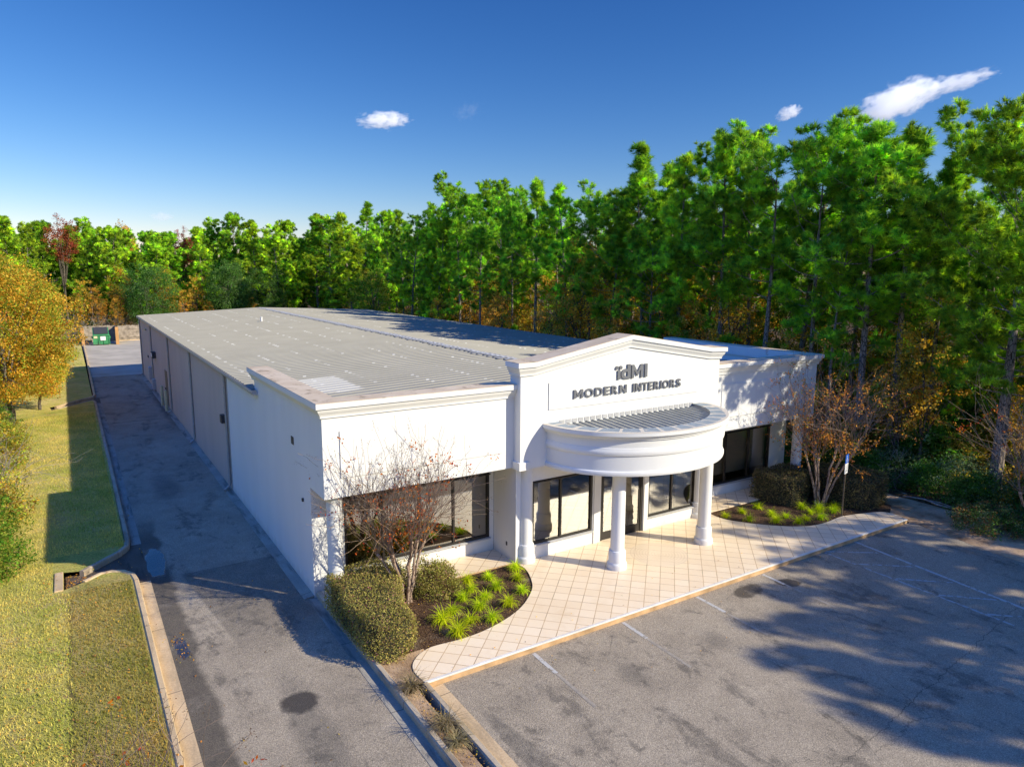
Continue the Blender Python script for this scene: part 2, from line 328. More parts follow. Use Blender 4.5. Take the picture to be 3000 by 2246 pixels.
def glass_mat():
    b = NB('tinted_mirror_glass')
    fr = b.n('ShaderNodeFresnel'); fr.inputs['IOR'].default_value = 1.5
    tr = b.n('ShaderNodeBsdfTransparent'); tr.inputs[0].default_value = (.90, .84, .75, 1)
    gl = b.n('ShaderNodeBsdfGlossy'); gl.inputs['Roughness'].default_value = .002; gl.inputs['Color'].default_value = (.78, .75, .70, 1)
    pass
    k = b.math('MINIMUM', b.math('ADD', .34, fr.outputs[0]), 1)
    m = b.n('ShaderNodeMixShader'); b.l(k, m.inputs[0]); b.l(tr.outputs[0], m.inputs[1]); b.l(gl.outputs[0], m.inputs[2])
    return b.done(m)
GLASS = glass_mat()

def bark_mat(name, c1, c2, sc=7):
    b = NB(name); p = b.obj(); n = b.noise(b.vmath('MULTIPLY', p, (1, 1, .22)), sc, 5, .7); v = b.vor(b.vmath('MULTIPLY', p, (1, 1, .3)), sc*1.4, 'DISTANCE_TO_EDGE')['Distance']
    c = b.ramp(n, [(.3, c1), (.7, c2)]); c = b.mix(b.step(v, .09, .02), c, tuple(k*.35 for k in c1))
    return b.done(b.bsdf(c, .92, b.bump(v, .7, .03), 0, .15))
PBARK = bark_mat('pine_bark', (.17, .135, .11), (.42, .35, .295)); OBARK = bark_mat('grey_bark', (.085, .07, .055), (.22, .19, .155))
MBARK = bark_mat('crape_myrtle_bark', (.30, .185, .13), (.47, .375, .29), 9); TWIG = simple('bare_twig', (.25, .175, .12), .9, .3, 6)
DEADW = simple('bleached_twig', (.36, .30, .25), .9, .3, 6)
def leaf_mat(name, trans=.35, rough=.55, objvar=.18):
    b = NB(name); at = b.n('ShaderNodeAttribute', attribute_name='Col'); oi = b.n('ShaderNodeObjectInfo')
    h = b.n('ShaderNodeHueSaturation'); b.l(at.outputs['Color'], h.inputs['Color'])
    b.l(b.math('ADD', 1-objvar/2*1.6, b.math('MULTIPLY', oi.outputs['Random'], objvar*1.6)), h.inputs['Value'])
    b.l(b.math('ADD', .5-.012, b.math('MULTIPLY', b.math('FRACT', b.math('MULTIPLY', oi.outputs['Random'], 7.31)), .024)), h.inputs['Hue'])
    d = b.bsdf(h.outputs[0], rough, None, 0, .05)
    t = b.n('ShaderNodeBsdfTranslucent'); tc = b.n('ShaderNodeHueSaturation'); tc.inputs['Value'].default_value = 1.5; tc.inputs['Saturation'].default_value = 1.08
    b.l(h.outputs[0], tc.inputs['Color']); b.l(tc.outputs[0], t.inputs[0])
    m = b.n('ShaderNodeMixShader'); m.inputs[0].default_value = trans; b.l(d.outputs[0], m.inputs[1]); b.l(t.outputs[0], m.inputs[2])
    return b.done(m)
NEEDLE = leaf_mat('pine_needles', .48); LEAF = leaf_mat('leaves', .42); HEDGEL = leaf_mat('hedge_leaves', .25, .5, .08)

# ------------------------------------------------------------------ mesh helpers
class MB:
    def __init__(s): s.v = []; s.f = []; s.mi = []; s.cur = 0
    def add(s, vs, fs):
        o = len(s.v); s.v += [tuple(map(float, q)) for q in vs]; s.f += [tuple(i+o for i in q) for q in fs]; s.mi += [s.cur]*len(fs); return s
    def box(s, x0, x1, y0, y1, z0, z1):
        return s.add([(x0, y0, z0), (x1, y0, z0), (x1, y1, z0), (x0, y1, z0), (x0, y0, z1), (x1, y0, z1), (x1, y1, z1), (x0, y1, z1)],
                     [(0, 3, 2, 1), (4, 5, 6, 7), (0, 1, 5, 4), (1, 2, 6, 5), (2, 3, 7, 6), (3, 0, 4, 7)])
    def prism(s, poly, z0, z1):
        n = len(poly); a = sum(poly[i][0]*poly[(i+1) % n][1]-poly[(i+1) % n][0]*poly[i][1] for i in range(n))
        if a < 0: poly = poly[::-1]
        return s.add([(x, y, z0) for x, y in poly]+[(x, y, z1) for x, y in poly],
                     [tuple(range(n-1, -1, -1)), tuple(range(n, 2*n))]+[(i, (i+1) % n, n+(i+1) % n, n+i) for i in range(n)])
    def slab_y(s, poly, y0, y1):   # polygon in XZ extruded along Y
        n = len(poly)
        return s.add([(x, y0, z) for x, z in poly]+[(x, y1, z) for x, z in poly],
                     [tuple(range(n)), tuple(range(2*n-1, n-1, -1))]+[(i, n+i, n+(i+1) % n, (i+1) % n) for i in range(n)])
    def slab_x(s, poly, x0, x1):   # polygon in YZ extruded along X
        n = len(poly)
        return s.add([(x0, y, z) for y, z in poly]+[(x1, y, z) for y, z in poly],
                     [tuple(range(n-1, -1, -1)), tuple(range(n, 2*n))]+[(i, (i+1) % n, n+(i+1) % n, n+i) for i in range(n)])
    def loft(s, secs, cap=True, closed=True):
        n = len(secs[0]); vs = [p for q in secs for p in q]; fs = []
        for k in range(len(secs)-1):
            for i in range(n if closed else n-1):
                j = (i+1) % n; fs.append((k*n+i, k*n+j, (k+1)*n+j, (k+1)*n+i))
        if cap: fs += [tuple(range(n-1, -1, -1)), tuple(range((len(secs)-1)*n, len(secs)*n))]
        return s.add(vs, fs)
    def lathe(s, prof, cx, cy, z0=0, n=28):
        return s.loft([[(cx+r*math.cos(2*math.pi*i/n), cy+r*math.sin(2*math.pi*i/n), z0+z) for i in range(n)] for r, z in prof])
    def tube(s, pts, rs, n=5, cap=True):
        pts = [Vector(p) for p in pts]; secs = []; prev = None
        if not hasattr(rs, '__len__'): rs = [rs]*len(pts)
        for i, p in enumerate(pts):
            t = (pts[min(i+1, len(pts)-1)]-pts[max(i-1, 0)])
            t = t.normalized() if t.length > 1e-9 else Vector((0, 0, 1))
            if prev is None: a = t.orthogonal().normalized()
            else:
                a = prev-t*prev.dot(t); a = a.normalized() if a.length > 1e-6 else t.orthogonal().normalized()
            prev = a; bb = t.cross(a)
            secs.append([p+(a*math.cos(2*math.pi*k/n)+bb*math.sin(2*math.pi*k/n))*rs[i] for k in range(n)])
        return s.loft(secs, cap)
    def build(s, name, mats, parent=None, smooth=False, bevel=0.0):
        me = bpy.data.meshes.new(name); me.from_pydata(s.v, [], s.f)
        mats = mats if isinstance(mats, (list, tuple)) else [mats]
        for m in mats: me.materials.append(m)
        if len(mats) > 1: me.polygons.foreach_set('material_index', s.mi)
        if smooth: me.polygons.foreach_set('use_smooth', [True]*len(me.polygons))
        me.update(); o = bpy.data.objects.new(name, me); COL.objects.link(o)
        if smooth:
            try: me.set_sharp_from_angle(angle=rad(38))
            except Exception: pass
        if bevel:
            bv = o.modifiers.new('bevel', 'BEVEL'); bv.width = bevel; bv.segments = 2; bv.limit_method = 'ANGLE'
        if parent: o.parent = parent
        return o

def tris_obj(name, V, C, mat, parent=None, per=3):
    """triangle soup: V (n*per,3), colours C (n*per,3); per=3 or 4 verts a face"""
    V = np.asarray(V, np.float32); n = len(V); nf = n//per
    me = bpy.data.meshes.new(name); me.vertices.add(n); me.vertices.foreach_set('co', V.ravel())
    me.loops.add(n); me.loops.foreach_set('vertex_index', np.arange(n, dtype=np.int32))
    me.polygons.add(nf); me.polygons.foreach_set('loop_start', np.arange(0, n, per, dtype=np.int32)); me.polygons.foreach_set('loop_total', np.full(nf, per, np.int32))
    ca = me.color_attributes.new('Col', 'FLOAT_COLOR', 'POINT')
    ca.data.foreach_set('color', np.hstack([np.asarray(C, np.float32), np.ones((n, 1), np.float32)]).ravel())
    me.update(calc_edges=True); me.materials.append(mat)
    o = bpy.data.objects.new(name, me); COL.objects.link(o)
    if parent: o.parent = parent
    return o

def tag(o, label=None, cat=None, group=None, kind=None):
    if label: o['label'] = label
    if cat: o['category'] = cat
    if group: o['group'] = group
    if kind: o['kind'] = kind
    return o
def thing(name, loc, label, cat, group=None, rz=0.0):
    o = bpy.data.objects.new(name, None); COL.objects.link(o); o.location = loc; o.rotation_euler = (0, 0, rz); o.empty_display_size = .3
    return tag(o, label, cat, group)
def struct(name, mb, mats, label=None, cat=None, **kw): return tag(mb.build(name, mats, **kw), label, cat, None, 'structure')
def copy_tree(o, parent=None):
    c = o.copy(); COL.objects.link(c)
    if parent: c.parent = parent
    for ch in list(o.children): copy_tree(ch, c)
    return c
# ------------------------------------------------------------------ ground
def flat(poly, z):
    b = MB(); n = len(poly)
    a = sum(poly[i][0]*poly[(i+1) % n][1]-poly[(i+1) % n][0]*poly[i][1] for i in range(n))
    if a < 0: poly = poly[::-1]
    return b.add([(x, y, z) for x, y in poly], [tuple(range(n))])
g = MB(); n = 64
g.add([(0, 40, -.32)]+[(900*math.cos(2*math.pi*i/n), 40+900*math.sin(2*math.pi*i/n), -.32) for i in range(n)], [(0, i+1, (i+1) % n+1) for i in range(n)])
struct('ground', g, LITTER)
def rough_sheet(x0, x1, y0, y1, st, z, amp, seed, hole=None):
    rng = np.random.default_rng(seed); nx = int((x1-x0)/st)+1; ny = int((y1-y0)/st)+1; b = MB()
    ph = rng.uniform(0, 6.28, (6, 2)); fr = rng.uniform(.15, .9, (6, 2))
    for j in range(ny):
        for i in range(nx):
            x = x0+i*st; y = y0+j*st
            h = sum(math.sin(x*fr[k][0]+ph[k][0])*math.sin(y*fr[k][1]+ph[k][1]) for k in range(6))/3
            e = min(1, min(i, j, nx-1-i, ny-1-j)/2)
            b.v.append((x, y, z+amp*h*e))
    for j in range(ny-1):
        for i in range(nx-1): b.f.append((j*nx+i, j*nx+i+1, (j+1)*nx+i+1, (j+1)*nx+i)); b.mi.append(0)
    return b
struct('woodland_floor', rough_sheet(22.0, 84, -46, 120, 1.5, -.06, .10, 3), LITTER, smooth=True)
struct('woodland_edge', rough_sheet(20.05, 22.0, .5, 83, .65, -.12, .03, 6), LITTER, smooth=True)
struct('back_woodland_floor', rough_sheet(-60, 21.9, 83, 130, 1.8, -.08, .10, 5), LITTER, smooth=True)
# lawn with the two drainage notches
NOTCH1 = [(-4.10, 4.85), (-4.16, 5.25), (-4.42, 5.58), (-4.80, 5.60), (-5.27, 5.22), (-5.74, 4.92), (-5.74, 6.24), (-5.32, 6.10), (-4.74, 6.72), (-4.22, 7.25), (-4.10, 7.60)]
NOTCH2 = [(-4.02, 36.6), (-4.9, 35.6), (-6.3, 34.0), (-6.4, 35.0), (-5.0, 36.9), (-4.02, 38.2)]
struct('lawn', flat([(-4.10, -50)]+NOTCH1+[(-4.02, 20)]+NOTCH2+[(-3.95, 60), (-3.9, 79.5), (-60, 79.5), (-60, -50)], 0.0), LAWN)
# driveway, yard, parking lot
struct('driveway', flat([(-3.92, -60), (-.14, -60), (-.14, -3), (-.18, 6), (-.18, 49.2), (-3.92, 49.2)], -.15), DRIVE)
struct('rear_yard', flat([(-3.80, 49.2), (19.9, 49.2), (19.9, 81.2), (-3.8, 81.2)], -.15), simple('yard_asphalt', (.46, .41, .34), .9, .2, .5, bump=.3))
struct('parking_lot', flat([(1.06, -60), (1.06, -4.19), (19.75, -4.19), (19.5, -5.6), (19.32, -6.55), (19.1, -8.0), (18.6, -12), (18.2, -60)], -.15), LOT)
PLOT = bpy.data.objects['parking_lot']
def line(pts, wd, m, nm='painted_line', z=-.146):
    (x0, y0), (x1, y1) = pts; d = Vector((x1-x0, y1-y0, 0)).normalized(); q = Vector((-d.y, d.x, 0))*wd/2
    b = MB().add([(x0-q.x, y0-q.y, z), (x1-q.x, y1-q.y, z), (x1+q.x, y1+q.y, z), (x0+q.x, y0+q.y, z)], [(0, 1, 2, 3)])
    return b.build(nm, m, PLOT)
for k, (x, ln) in enumerate([(3.47, .95), (6.21, .0), (6.21, .9), (8.87, 1.0), (11.61, .8)]):
    if ln: line([(x, -4.24), (x-.03, -4.24-ln)], .10, PAINT); line([(x-.03, -4.26-ln), (x-.06, -6.6)], .08, PAINTF)
line([(16.30, -4.22), (15.72, -9.6)], .11, PAINT); line([(15.72, -9.62), (15.3, -14)], .11, PAINTF)
line([(14.64, -4.24), (14.50, -9.6)], .09, PAINTH)
for a in [((14.68, -4.18), (16.06, -5.15)), ((14.70, -5.33), (15.95, -6.32)), ((14.66, -6.50), (15.80, -7.52)), ((14.62, -7.70), (15.68, -8.68)), ((14.58, -8.95), (15.6, -9.9))]: line(a, .09, PAINTH, z=-.144)
# kerbs and gutters
def kerb(path, hw, z0, z1):
    b = MB(); secs = []
    P = [Vector((x, y, 0)) for x, y in path]
    for i, p in enumerate(P):
        t = (P[min(i+1, len(P)-1)]-P[max(i-1, 0)]).normalized(); q = Vector((t.y, -t.x, 0)); r = .03
        secs.append([(p+q*a).to_tuple()[:2]+(zz,) for a, zz in ((-hw, z0), (hw, z0), (hw-.005, z1-r), (hw-r, z1), (-hw+r, z1), (-hw, z1-r))])
    return b.loft(secs)
struct('lawn_kerb', kerb([(-4.02, -60), (-4.02, -6), (-4.02, 0), (-4.02, 4.6), (-4.07, 5.1), (-4.28, 5.46), (-4.55, 5.62), (-4.85, 5.60), (-5.27, 5.24)], .075, -.28, .03), KERBW)
struct('upper_lawn_kerb', kerb([(-5.30, 6.06), (-4.74, 6.66), (-4.30, 7.12), (-4.06, 7.55), (-4.00, 8.1), (-3.97, 14), (-3.94, 26), (-3.92, 35.8), (-4.05, 36.6), (-4.6, 36.0), (-6.0, 34.3)], .075, -.28, .03), KERB)
struct('far_lawn_kerb', kerb([(-6.1, 35.2), (-4.9, 37.1), (-4.0, 38.1), (-3.86, 39), (-3.80, 50), (-3.72, 62), (-3.66, 76)], .075, -.28, .03), KERBW)
struct('lawn_gutter', MB().loft([[(-3.945, y, -.20), (-3.66-.0*y, y, -.20), (-3.655, y, -.140), (-3.945, y, -.146)] for y in (-60, 4.7)]), KERBW)
struct('upper_lawn_gutter', MB().loft([[(-3.93+.002*y, y, -.20), (-3.655+.003*y, y, -.20), (-3.65+.003*y, y, -.140), (-3.93+.002*y, y, -.146)] for y in (7.9, 36.0)]), GUTTER)
WETC = concrete('wet_flume_concrete', (.13, .10, .075), (.05, .038, .028), .7)
struct('drain_flume', flat([(-3.66, 4.7), (-4.10, 4.85), (-4.2, 5.2), (-4.5, 5.5), (-4.8, 5.5), (-5.27, 5.1), (-5.70, 4.9), (-5.70, 6.26), (-5.25, 6.2), (-4.7, 6.9), (-4.2, 7.5), (-4.1, 7.9), (-3.66, 7.9)], -.147), WETC)
struct('far_drain_flume', flat([(-3.6, 36.0), (-4.02, 36.5), (-4.9, 35.4), (-6.5, 33.8), (-6.6, 35.2), (-5.0, 37.2), (-4.02, 38.4), (-3.6, 38.4)], -.147), WETC)
tag(MB().box(-5.96, -5.75, 4.88, 6.25, -.2, .035).build('splash_block', KERBW, bevel=.015), 'short concrete block set in the lawn at the end of the drainage flume', 'concrete block')
struct('wall_gutter', MB().loft([[(-.28, y, -.2), (.0, y, -.2), (.0, y, -.10), (-.28, y, -.142)] for y in (1.25, 49.0)]), GUTTER)
struct('island_gutter', MB().loft([[(-.21, y, -.2), (.055, y, -.2), (.055, y, -.155), (-.21, y, -.142)] for y in (-60, 1.2)]), GUTTER)
struct('island_kerb', kerb([(.13, -60), (.13, -12), (.13, -4), (.12, 1.18)], .075, -.28, .02), KERB)
struct('lot_kerb', kerb([(.73, -60), (.73, -12), (.72, -4.22)], .075, -.28, .02), KERB)
struct('lot_gutter', MB().loft([[(.80, y, -.2), (1.125, y, -.2), (1.125, y, -.142), (.80, y, -.155)] for y in (-60, -4.22)]), KERBW)
struct('island_soil', rough_sheet(.19, .665, -30, -4.16, .16, -.035, .025, 9), SAND, smooth=True)
# paving and beds
LCURVE = [(5.70, 0.02), (5.71, -.46), (5.59, -.89), (5.28, -1.52), (4.91, -1.95), (4.33, -2.42), (3.64, -2.76), (2.84, -2.98), (2.19, -3.02), (1.6, -2.97), (1.32, -3.0), (1.03, -3.15), (.80, -3.40), (.70, -3.70), (.72, -4.13)]
RCURVE = [(19.5, -4.13), (19.62, -3.6), (19.42, -3.23), (18.62, -2.97), (17.76, -2.78), (16.83, -2.85), (16.0, -2.77), (15.39, -2.46), (14.73, -1.88), (14.22, -1.22), (13.98, -.76), (13.95, -.32), (14.0, .03)]
def smooth_curve(P, n=4):
    out = []
    for i in range(len(P)-1):
        p0, p1, p2, p3 = [np.array(P[max(0, min(len(P)-1, i+k))]) for k in (-1, 0, 1, 2)]
        for t in np.arange(n)/n:
            out.append(tuple(.5*((2*p1)+(-p0+p2)*t+(2*p0-5*p1+4*p2-p3)*t*t+(-p0+3*p1-3*p2+p3)*t**3)))
    return out+[P[-1]]
LC = smooth_curve(LCURVE[1:]); RC = smooth_curve(RCURVE)
struct('tiled_paving', MB().prism([LCURVE[0]]+LC+RC, -.2, 0), TILE)
struct('left_walkway', MB().prism([(.18, .03), (5.68, .03), (5.68, 1.25), (.18, 1.25)], -.2, 0.0), TILE)
struct('right_walkway', MB().prism([(13.7, .032), (19.75, .032), (19.75, 1.25), (13.7, 1.25)], -.2, 0.0), TILE)
struct('paving_nosing', MB().box(.72, 19.5, -4.205, -4.131, -.035, .006), NOSE, bevel=.008)
struct('paving_riser', MB().box(.72, 19.5, -4.20, -4.131, -.26, -.036), RISER)
struct('walkway_edging', MB().box(3.2, 5.62, .0, .028, -.2, -.004), RISER)
struct('left_planting_bed', flat([(.19, -4.14), (.72, -4.14)]+LC[::-1]+[(5.70, .0), (.19, .0)], -.03), MULCH)
struct('right_planting_bed', flat([(14.0, .03)]+RC[::-1][:-5]+[(20.6, -3.0), (20.8, 1.3), (19.75, 1.25), (19.75, .03)], -.035), MULCH)
struct('bare_soil_patch', rough_sheet(.20, 1.28, -4.12, -2.9, .12, -.016, .012, 12), SAND, smooth=True)
def verge():
    b = MB(); rng = np.random.default_rng(14); ys = np.arange(-24, .9, .3); n = 13
    for y in ys:
        xe = float(np.interp(y, [-60, -12, -8, -6.55, -5.6, -4.25, -3.9, 1], [18.2, 18.6, 19.1, 19.32, 19.5, 19.74, 19.56, 19.56]))-.03+(rng.uniform(-.05, .06) if y < -4.4 else 0)
        for k in range(n):
            u = k/(n-1); b.v.append((xe+(22.6-xe)*u**1.3, y, -.144+.075*min(1, u*4)+rng.normal(0, .008)*min(1, u*5)))
    for j in range(len(ys)-1):
        for k in range(n-1): b.f.append((j*n+k, j*n+k+1, (j+1)*n+k+1, (j+1)*n+k)); b.mi.append(0)
    return b
struct('sandy_verge', verge(), SAND, smooth=True)
# ------------------------------------------------------------------ building
BLD = thing('showroom_building', (0, 0, 0), 'long low white and tan showroom warehouse with arched entrance canopy and ribbed metal roof', 'building')
L = 48.84; EZ = 4.70; RX = 9.65; RZ = 5.16
def P(name, mb, m, **kw): return mb.build(name, m, kw.pop('parent', BLD), **kw)
# walls
b = MB(); b.slab_x([(1.21, -.3), (12.06, -.3), (12.06, EZ), (7.2, EZ), (7.2, 5.09), (.301, 5.09), (.301, 2.95), (1.21, 2.95)], 0, .32); P('white_side_wall', b, WHITE)
b = MB(); b.box(0, .3, 12.06, L, -.3, EZ); P('tan_side_wall', b, TAN)
b = MB().box(-.02, .02, 12.0, 12.12, .0, EZ-.02); P('corner_trim', b, PIPE)
b = MB().box(-.03, 19.80, L, L+.3, -.3, EZ); b.slab_y([(-.03, EZ), (19.80, EZ), (RX, RZ-.04)], L, L+.28); P('back_wall', b, TAN)
b = MB(); b.slab_x([(1.21, -.3), (L, -.3), (L, EZ), (8.0, EZ), (8.0, 5.09), (.301, 5.09), (.301, 2.95), (1.21, 2.95)], 19.48, 19.8); P('right_side_wall', b, WHITE)
# upper front band, left and right, with raised panels
b = MB().box(0, 5.61, 0, .30, 2.95, 5.09).box(.44, 5.23, -.028, 0, 3.45, 4.66); b.box(.3, 5.6, .3, 1.21, 2.92, 3.0); P('left_front_band', b, WHITE)
b = MB().box(13.78, 19.80, 0, .30, 2.95, 5.09).box(14.36, 19.36, -.028, 0, 3.45, 4.66); b.box(13.8, 19.5, .3, 1.21, 2.92, 3.0); P('right_front_band', b, WHITE)
# gable block
b = MB().slab_y([(5.61, 2.95), (13.78, 2.95), (13.78, 5.73), (13.2, 5.75), (RX, 6.33), (6.1, 5.75), (5.61, 5.73)], -.34, .20)
b.slab_y([(6.58, 4.62), (12.74, 4.62), (12.74, 5.42), (RX, 5.94), (6.58, 5.42)], -.368, -.34)
b.box(5.68, 13.70, .20, 1.0, 2.93, 3.0); P('entrance_gable', b, WHITE)
# cornices: profile (overhang, height), lofted round the path
CP = [(.002, -.04), (.045, -.04), (.045, 0), (.065, .05), (.105, .11), (.125, .16), (.125, .20), (.178, .21), (.178, .345)]
b = MB(); z0 = 5.075
b.loft([[(-o, 7.39, z0+h) for o, h in CP]+[(.5, 7.39, z0+.345), (.5, 7.39, z0-.04)], [(-o, -o, z0+h) for o, h in CP]+[(.5, .5, z0+.345), (.5, .5, z0-.04)], [(5.61, -o, z0+h) for o, h in CP]+[(5.61, .5, z0+.345), (5.61, .5, z0-.04)]])
LCORN = P('left_cornice', b, WHITE)
b = MB().prism([(-.172, 7.38), (-.172, -.172), (5.608, -.172), (5.608, .49), (.49, .49), (.49, 7.38)], z0+.346, z0+.358); P('coping_cap', b, COPING, parent=LCORN)
b = MB()
b.loft([[(13.78, -o, z0+h) for o, h in CP]+[(13.78, .45, z0+.345), (13.78, .45, z0-.04)], [(19.8+o, -o, z0+h) for o, h in CP]+[(19.42, .45, z0+.345), (19.42, .45, z0-.04)], [(19.8+o, 8.1, z0+h) for o, h in CP]+[(19.42, 8.1, z0+.345), (19.42, 8.1, z0-.04)]])
RCORN = P('right_cornice', b, WHITE)
b = MB().prism([(13.782, -.172), (19.972, -.172), (19.972, 8.09), (19.43, 8.09), (19.43, .44), (13.782, .44)], z0+.346, z0+.358); P('coping_cap', b, COPING, parent=RCORN)
b = MB(); path = [('L', 5.61, 5.725), ('m', 6.06, 5.735), ('m', RX, 6.335), ('m', 13.24, 5.745), ('R', 13.78, 5.715)]
secs = []; yb = .26
def gsec(x, y, z, sx, sy):
    return [(x+sx*o, y-sy*o, z+h) for o, h in CP]+[(x-(.3 if sx < 0 else -.3 if sx > 0 else 0)*0+sx*0, yb, z+.345), (x, yb, z-.04)]
secs.append([(5.61-o, .20, 5.725+h) for o, h in CP]+[(5.7, .20, 5.725+.345), (5.7, .20, 5.725-.04)])
secs.append([(5.61-o, -.34-o, 5.725+h) for o, h in CP]+[(5.7, .20, 5.725+.345), (5.7, .20, 5.725-.04)])
for k, x, z in path[1:4]: secs.append([(x, -.34-o, z+h) for o, h in CP]+[(x, .20, z+.345), (x, .20, z-.04)])
secs.append([(13.78+o, -.34-o, 5.715+h) for o, h in CP]+[(13.7, .20, 5.715+.345), (13.7, .20, 5.715-.04)])
secs.append([(13.78+o, .20, 5.715+h) for o, h in CP]+[(13.7, .20, 5.715+.345), (13.7, .20, 5.715-.04)])
b.loft(secs); GC = P('gable_cornice', b, WHITE)
b = MB(); pp = [(5.61-.17, 5.725), (6.06, 5.735), (RX, 6.335), (13.24, 5.745), (13.95, 5.715)]
b.loft([[(x, -.512, z+.346), (x, yb, z+.346), (x, yb, z+.358), (x, -.512, z+.358)] for x, z in pp]); P('coping_cap', b, COPING, parent=GC)
b = MB().box(5.43, 5.60, -.36, .19, 5.925, 6.06); 
# gable capitals and thin pilaster
b = MB().box(5.545, 5.90, -.40, -.02, 2.93, 3.17); P('gable_capital', b, WHITE, bevel=.01); P('gable_capital', MB().box(13.49, 13.83, -.40, -.345, 2.93, 3.17), WHITE, bevel=.01)
# lower setback walls
def wall_y(y0, y1, x0, x1, z0, z1, holes, b):
    xs = x0
    for (a, c, d, e) in sorted(holes):
        b.box(xs, a, y0, y1, z0, z1)
        if d > z0: b.box(a, c, y0, y1, z0, d)
        if e < z1: b.box(a, c, y0, y1, e, z1)
        xs = c
    b.box(xs, x1, y0, y1, z0, z1); return b
b = wall_y(1.21, 1.40, .321, 5.65, -.25, 2.95, [(.88, 5.50, .44, 2.52)], MB()); P('left_window_wall', b, WHITE)
b = wall_y(1.21, 1.40, 13.72, 19.479, -.25, 2.95, [(14.05, 18.82, .42, 2.50)], MB()); P('right_window_wall', b, WHITE)
b = wall_y(-.05, .12, 5.66, 13.72, -.25, 2.95, [(6.25, 8.56, .44, 2.44), (8.90, 10.72, -.02, 2.40), (10.95, 13.22, .42, 2.44)], MB())
b.box(5.66, 5.86, .12, 1.21, -.25, 2.95); b.box(13.52, 13.72, .12, 1.21, -.25, 2.95)
b.box(8.60, 8.86, -.085, -.05, 0, 2.95); b.box(10.74, 10.93, -.085, -.05, 0, 2.95); P('entrance_wall', b, WHITE)
def window(x0, x1, z0, z1, y, mull, nm='window', fw=.07):
    b = MB(); yb = y+.10
    b.box(x0, x0+fw, y, yb, z0, z1).box(x1-fw, x1, y, yb, z0, z1).box(x0+fw, x1-fw, y, yb, z0, z0+fw).box(x0+fw, x1-fw, y, yb, z1-fw-.02, z1)
    for m in mull: b.box(m-.035, m+.035, y+.01, yb, z0+fw, z1-fw-.02)
    b.box(x0-.02, x1+.02, y-.05, y, z1-.07, z1-.03)
    w_ = P(nm, b, DARKFR); sl_ = MB().box(x0-.03, x1+.03, y-.07, y-.001, z0-.045, z0-.002); P('sill', sl_, METAL, parent=w_, bevel=.006)
    gb = MB().add([(x0+fw, y+.055, z0+fw), (x1-fw, y+.055, z0+fw), (x1-fw, y+.055, z1-fw), (x0+fw, y+.055, z1-fw)], [(0, 1, 2, 3)]); P('pane', gb, GLASS, parent=w_)
    return w_
window(.88, 5.50, .44, 2.52, 1.225, [2.02, 3.15, 4.27]); window(14.05, 18.82, .42, 2.50, 1.225, [14.93, 16.22, 17.55])
window(6.25, 8.56, .44, 2.44, -.03, [7.33]); window(10.95, 13.22, .42, 2.44, -.03, [12.08])
b = MB(); y = -.03
b.box(8.905, 8.985, y, y+.1, 0, 2.40).box(10.635, 10.715, y, y+.1, 0, 2.40).box(8.985, 10.635, y, y+.1, 2.30, 2.40); DF = P('entrance_doorway', b, DARKFR)
for a, c in ((8.99, 9.80), (9.82, 10.63)):
    d = MB(); d.box(a, a+.06, y+.02, y+.07, .01, 2.295).box(c-.06, c, y+.02, y+.07, .01, 2.295).box(a+.06, c-.06, y+.02, y+.07, .01, .27).box(a+.06, c-.06, y+.02, y+.07, 2.22, 2.295)
    dl = P('door_leaf', d, DARKFR, parent=DF)
    P('door_glass', MB().add([(a+.06, y+.045, .27), (c-.06, y+.045, .27), (c-.06, y+.045, 2.22), (a+.06, y+.045, 2.22)], [(0, 1, 2, 3)]), GLASS, parent=DF)
    hx = c-.09 if a < 9.5 else a+.09
    P('door_handle', MB().tube([(hx, y+.02, .95), (hx, y-.05, .97), (hx, y-.05, 1.28), (hx, y+.02, 1.30)], .012, 8), ALU, parent=DF)
# interior seen through the glass
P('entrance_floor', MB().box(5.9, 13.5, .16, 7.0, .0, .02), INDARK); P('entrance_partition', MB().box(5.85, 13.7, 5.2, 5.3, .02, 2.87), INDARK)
P('showroom_floor', MB().box(.35, 5.6, 1.45, 7.0, .0, .02), INFLOOR); P('showroom_floor', MB().box(13.8, 19.4, 1.45, 7.0, .0, .02), INFLOOR)
b = MB().box(.35, 19.4, 7.0, 7.1, 0, 2.9).box(14.0, 14.1, 1.5, 7, 0, 2.9).box(5.7, 5.8, 1.5, 7, 0, 2.9).box(18.9, 19.0, 1.5, 7, .02, 2.9); P('interior_partition', b, INWALL); P('blind', MB().box(15.0, 18.75, 1.42, 1.44, .75, 2.7), BLIND)
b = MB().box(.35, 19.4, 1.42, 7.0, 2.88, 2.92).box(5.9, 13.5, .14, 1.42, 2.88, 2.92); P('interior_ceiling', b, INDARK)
# columns
prof = [(.0, -.2), (.295, -.2), (.295, .13), (.285, .17), (.25, .20), (.25, .52), (.235, .555), (.205, .56), (.200, 1.6), (.196, 2.94), (.0, 2.94)]
for i, (cx, cy_, lab) in enumerate([(6.03, -.03, None), (8.05, -1.86, None), (11.69, -1.86, None), (13.37, -.03, None)]):
    P('column', MB().lathe(prof, cx, cy_, 0, 32), WHITE, smooth=True)
for cx in (.34, 19.36): P('corner_column', MB().lathe(prof, cx, .33, 0, 32), WHITE, smooth=True)
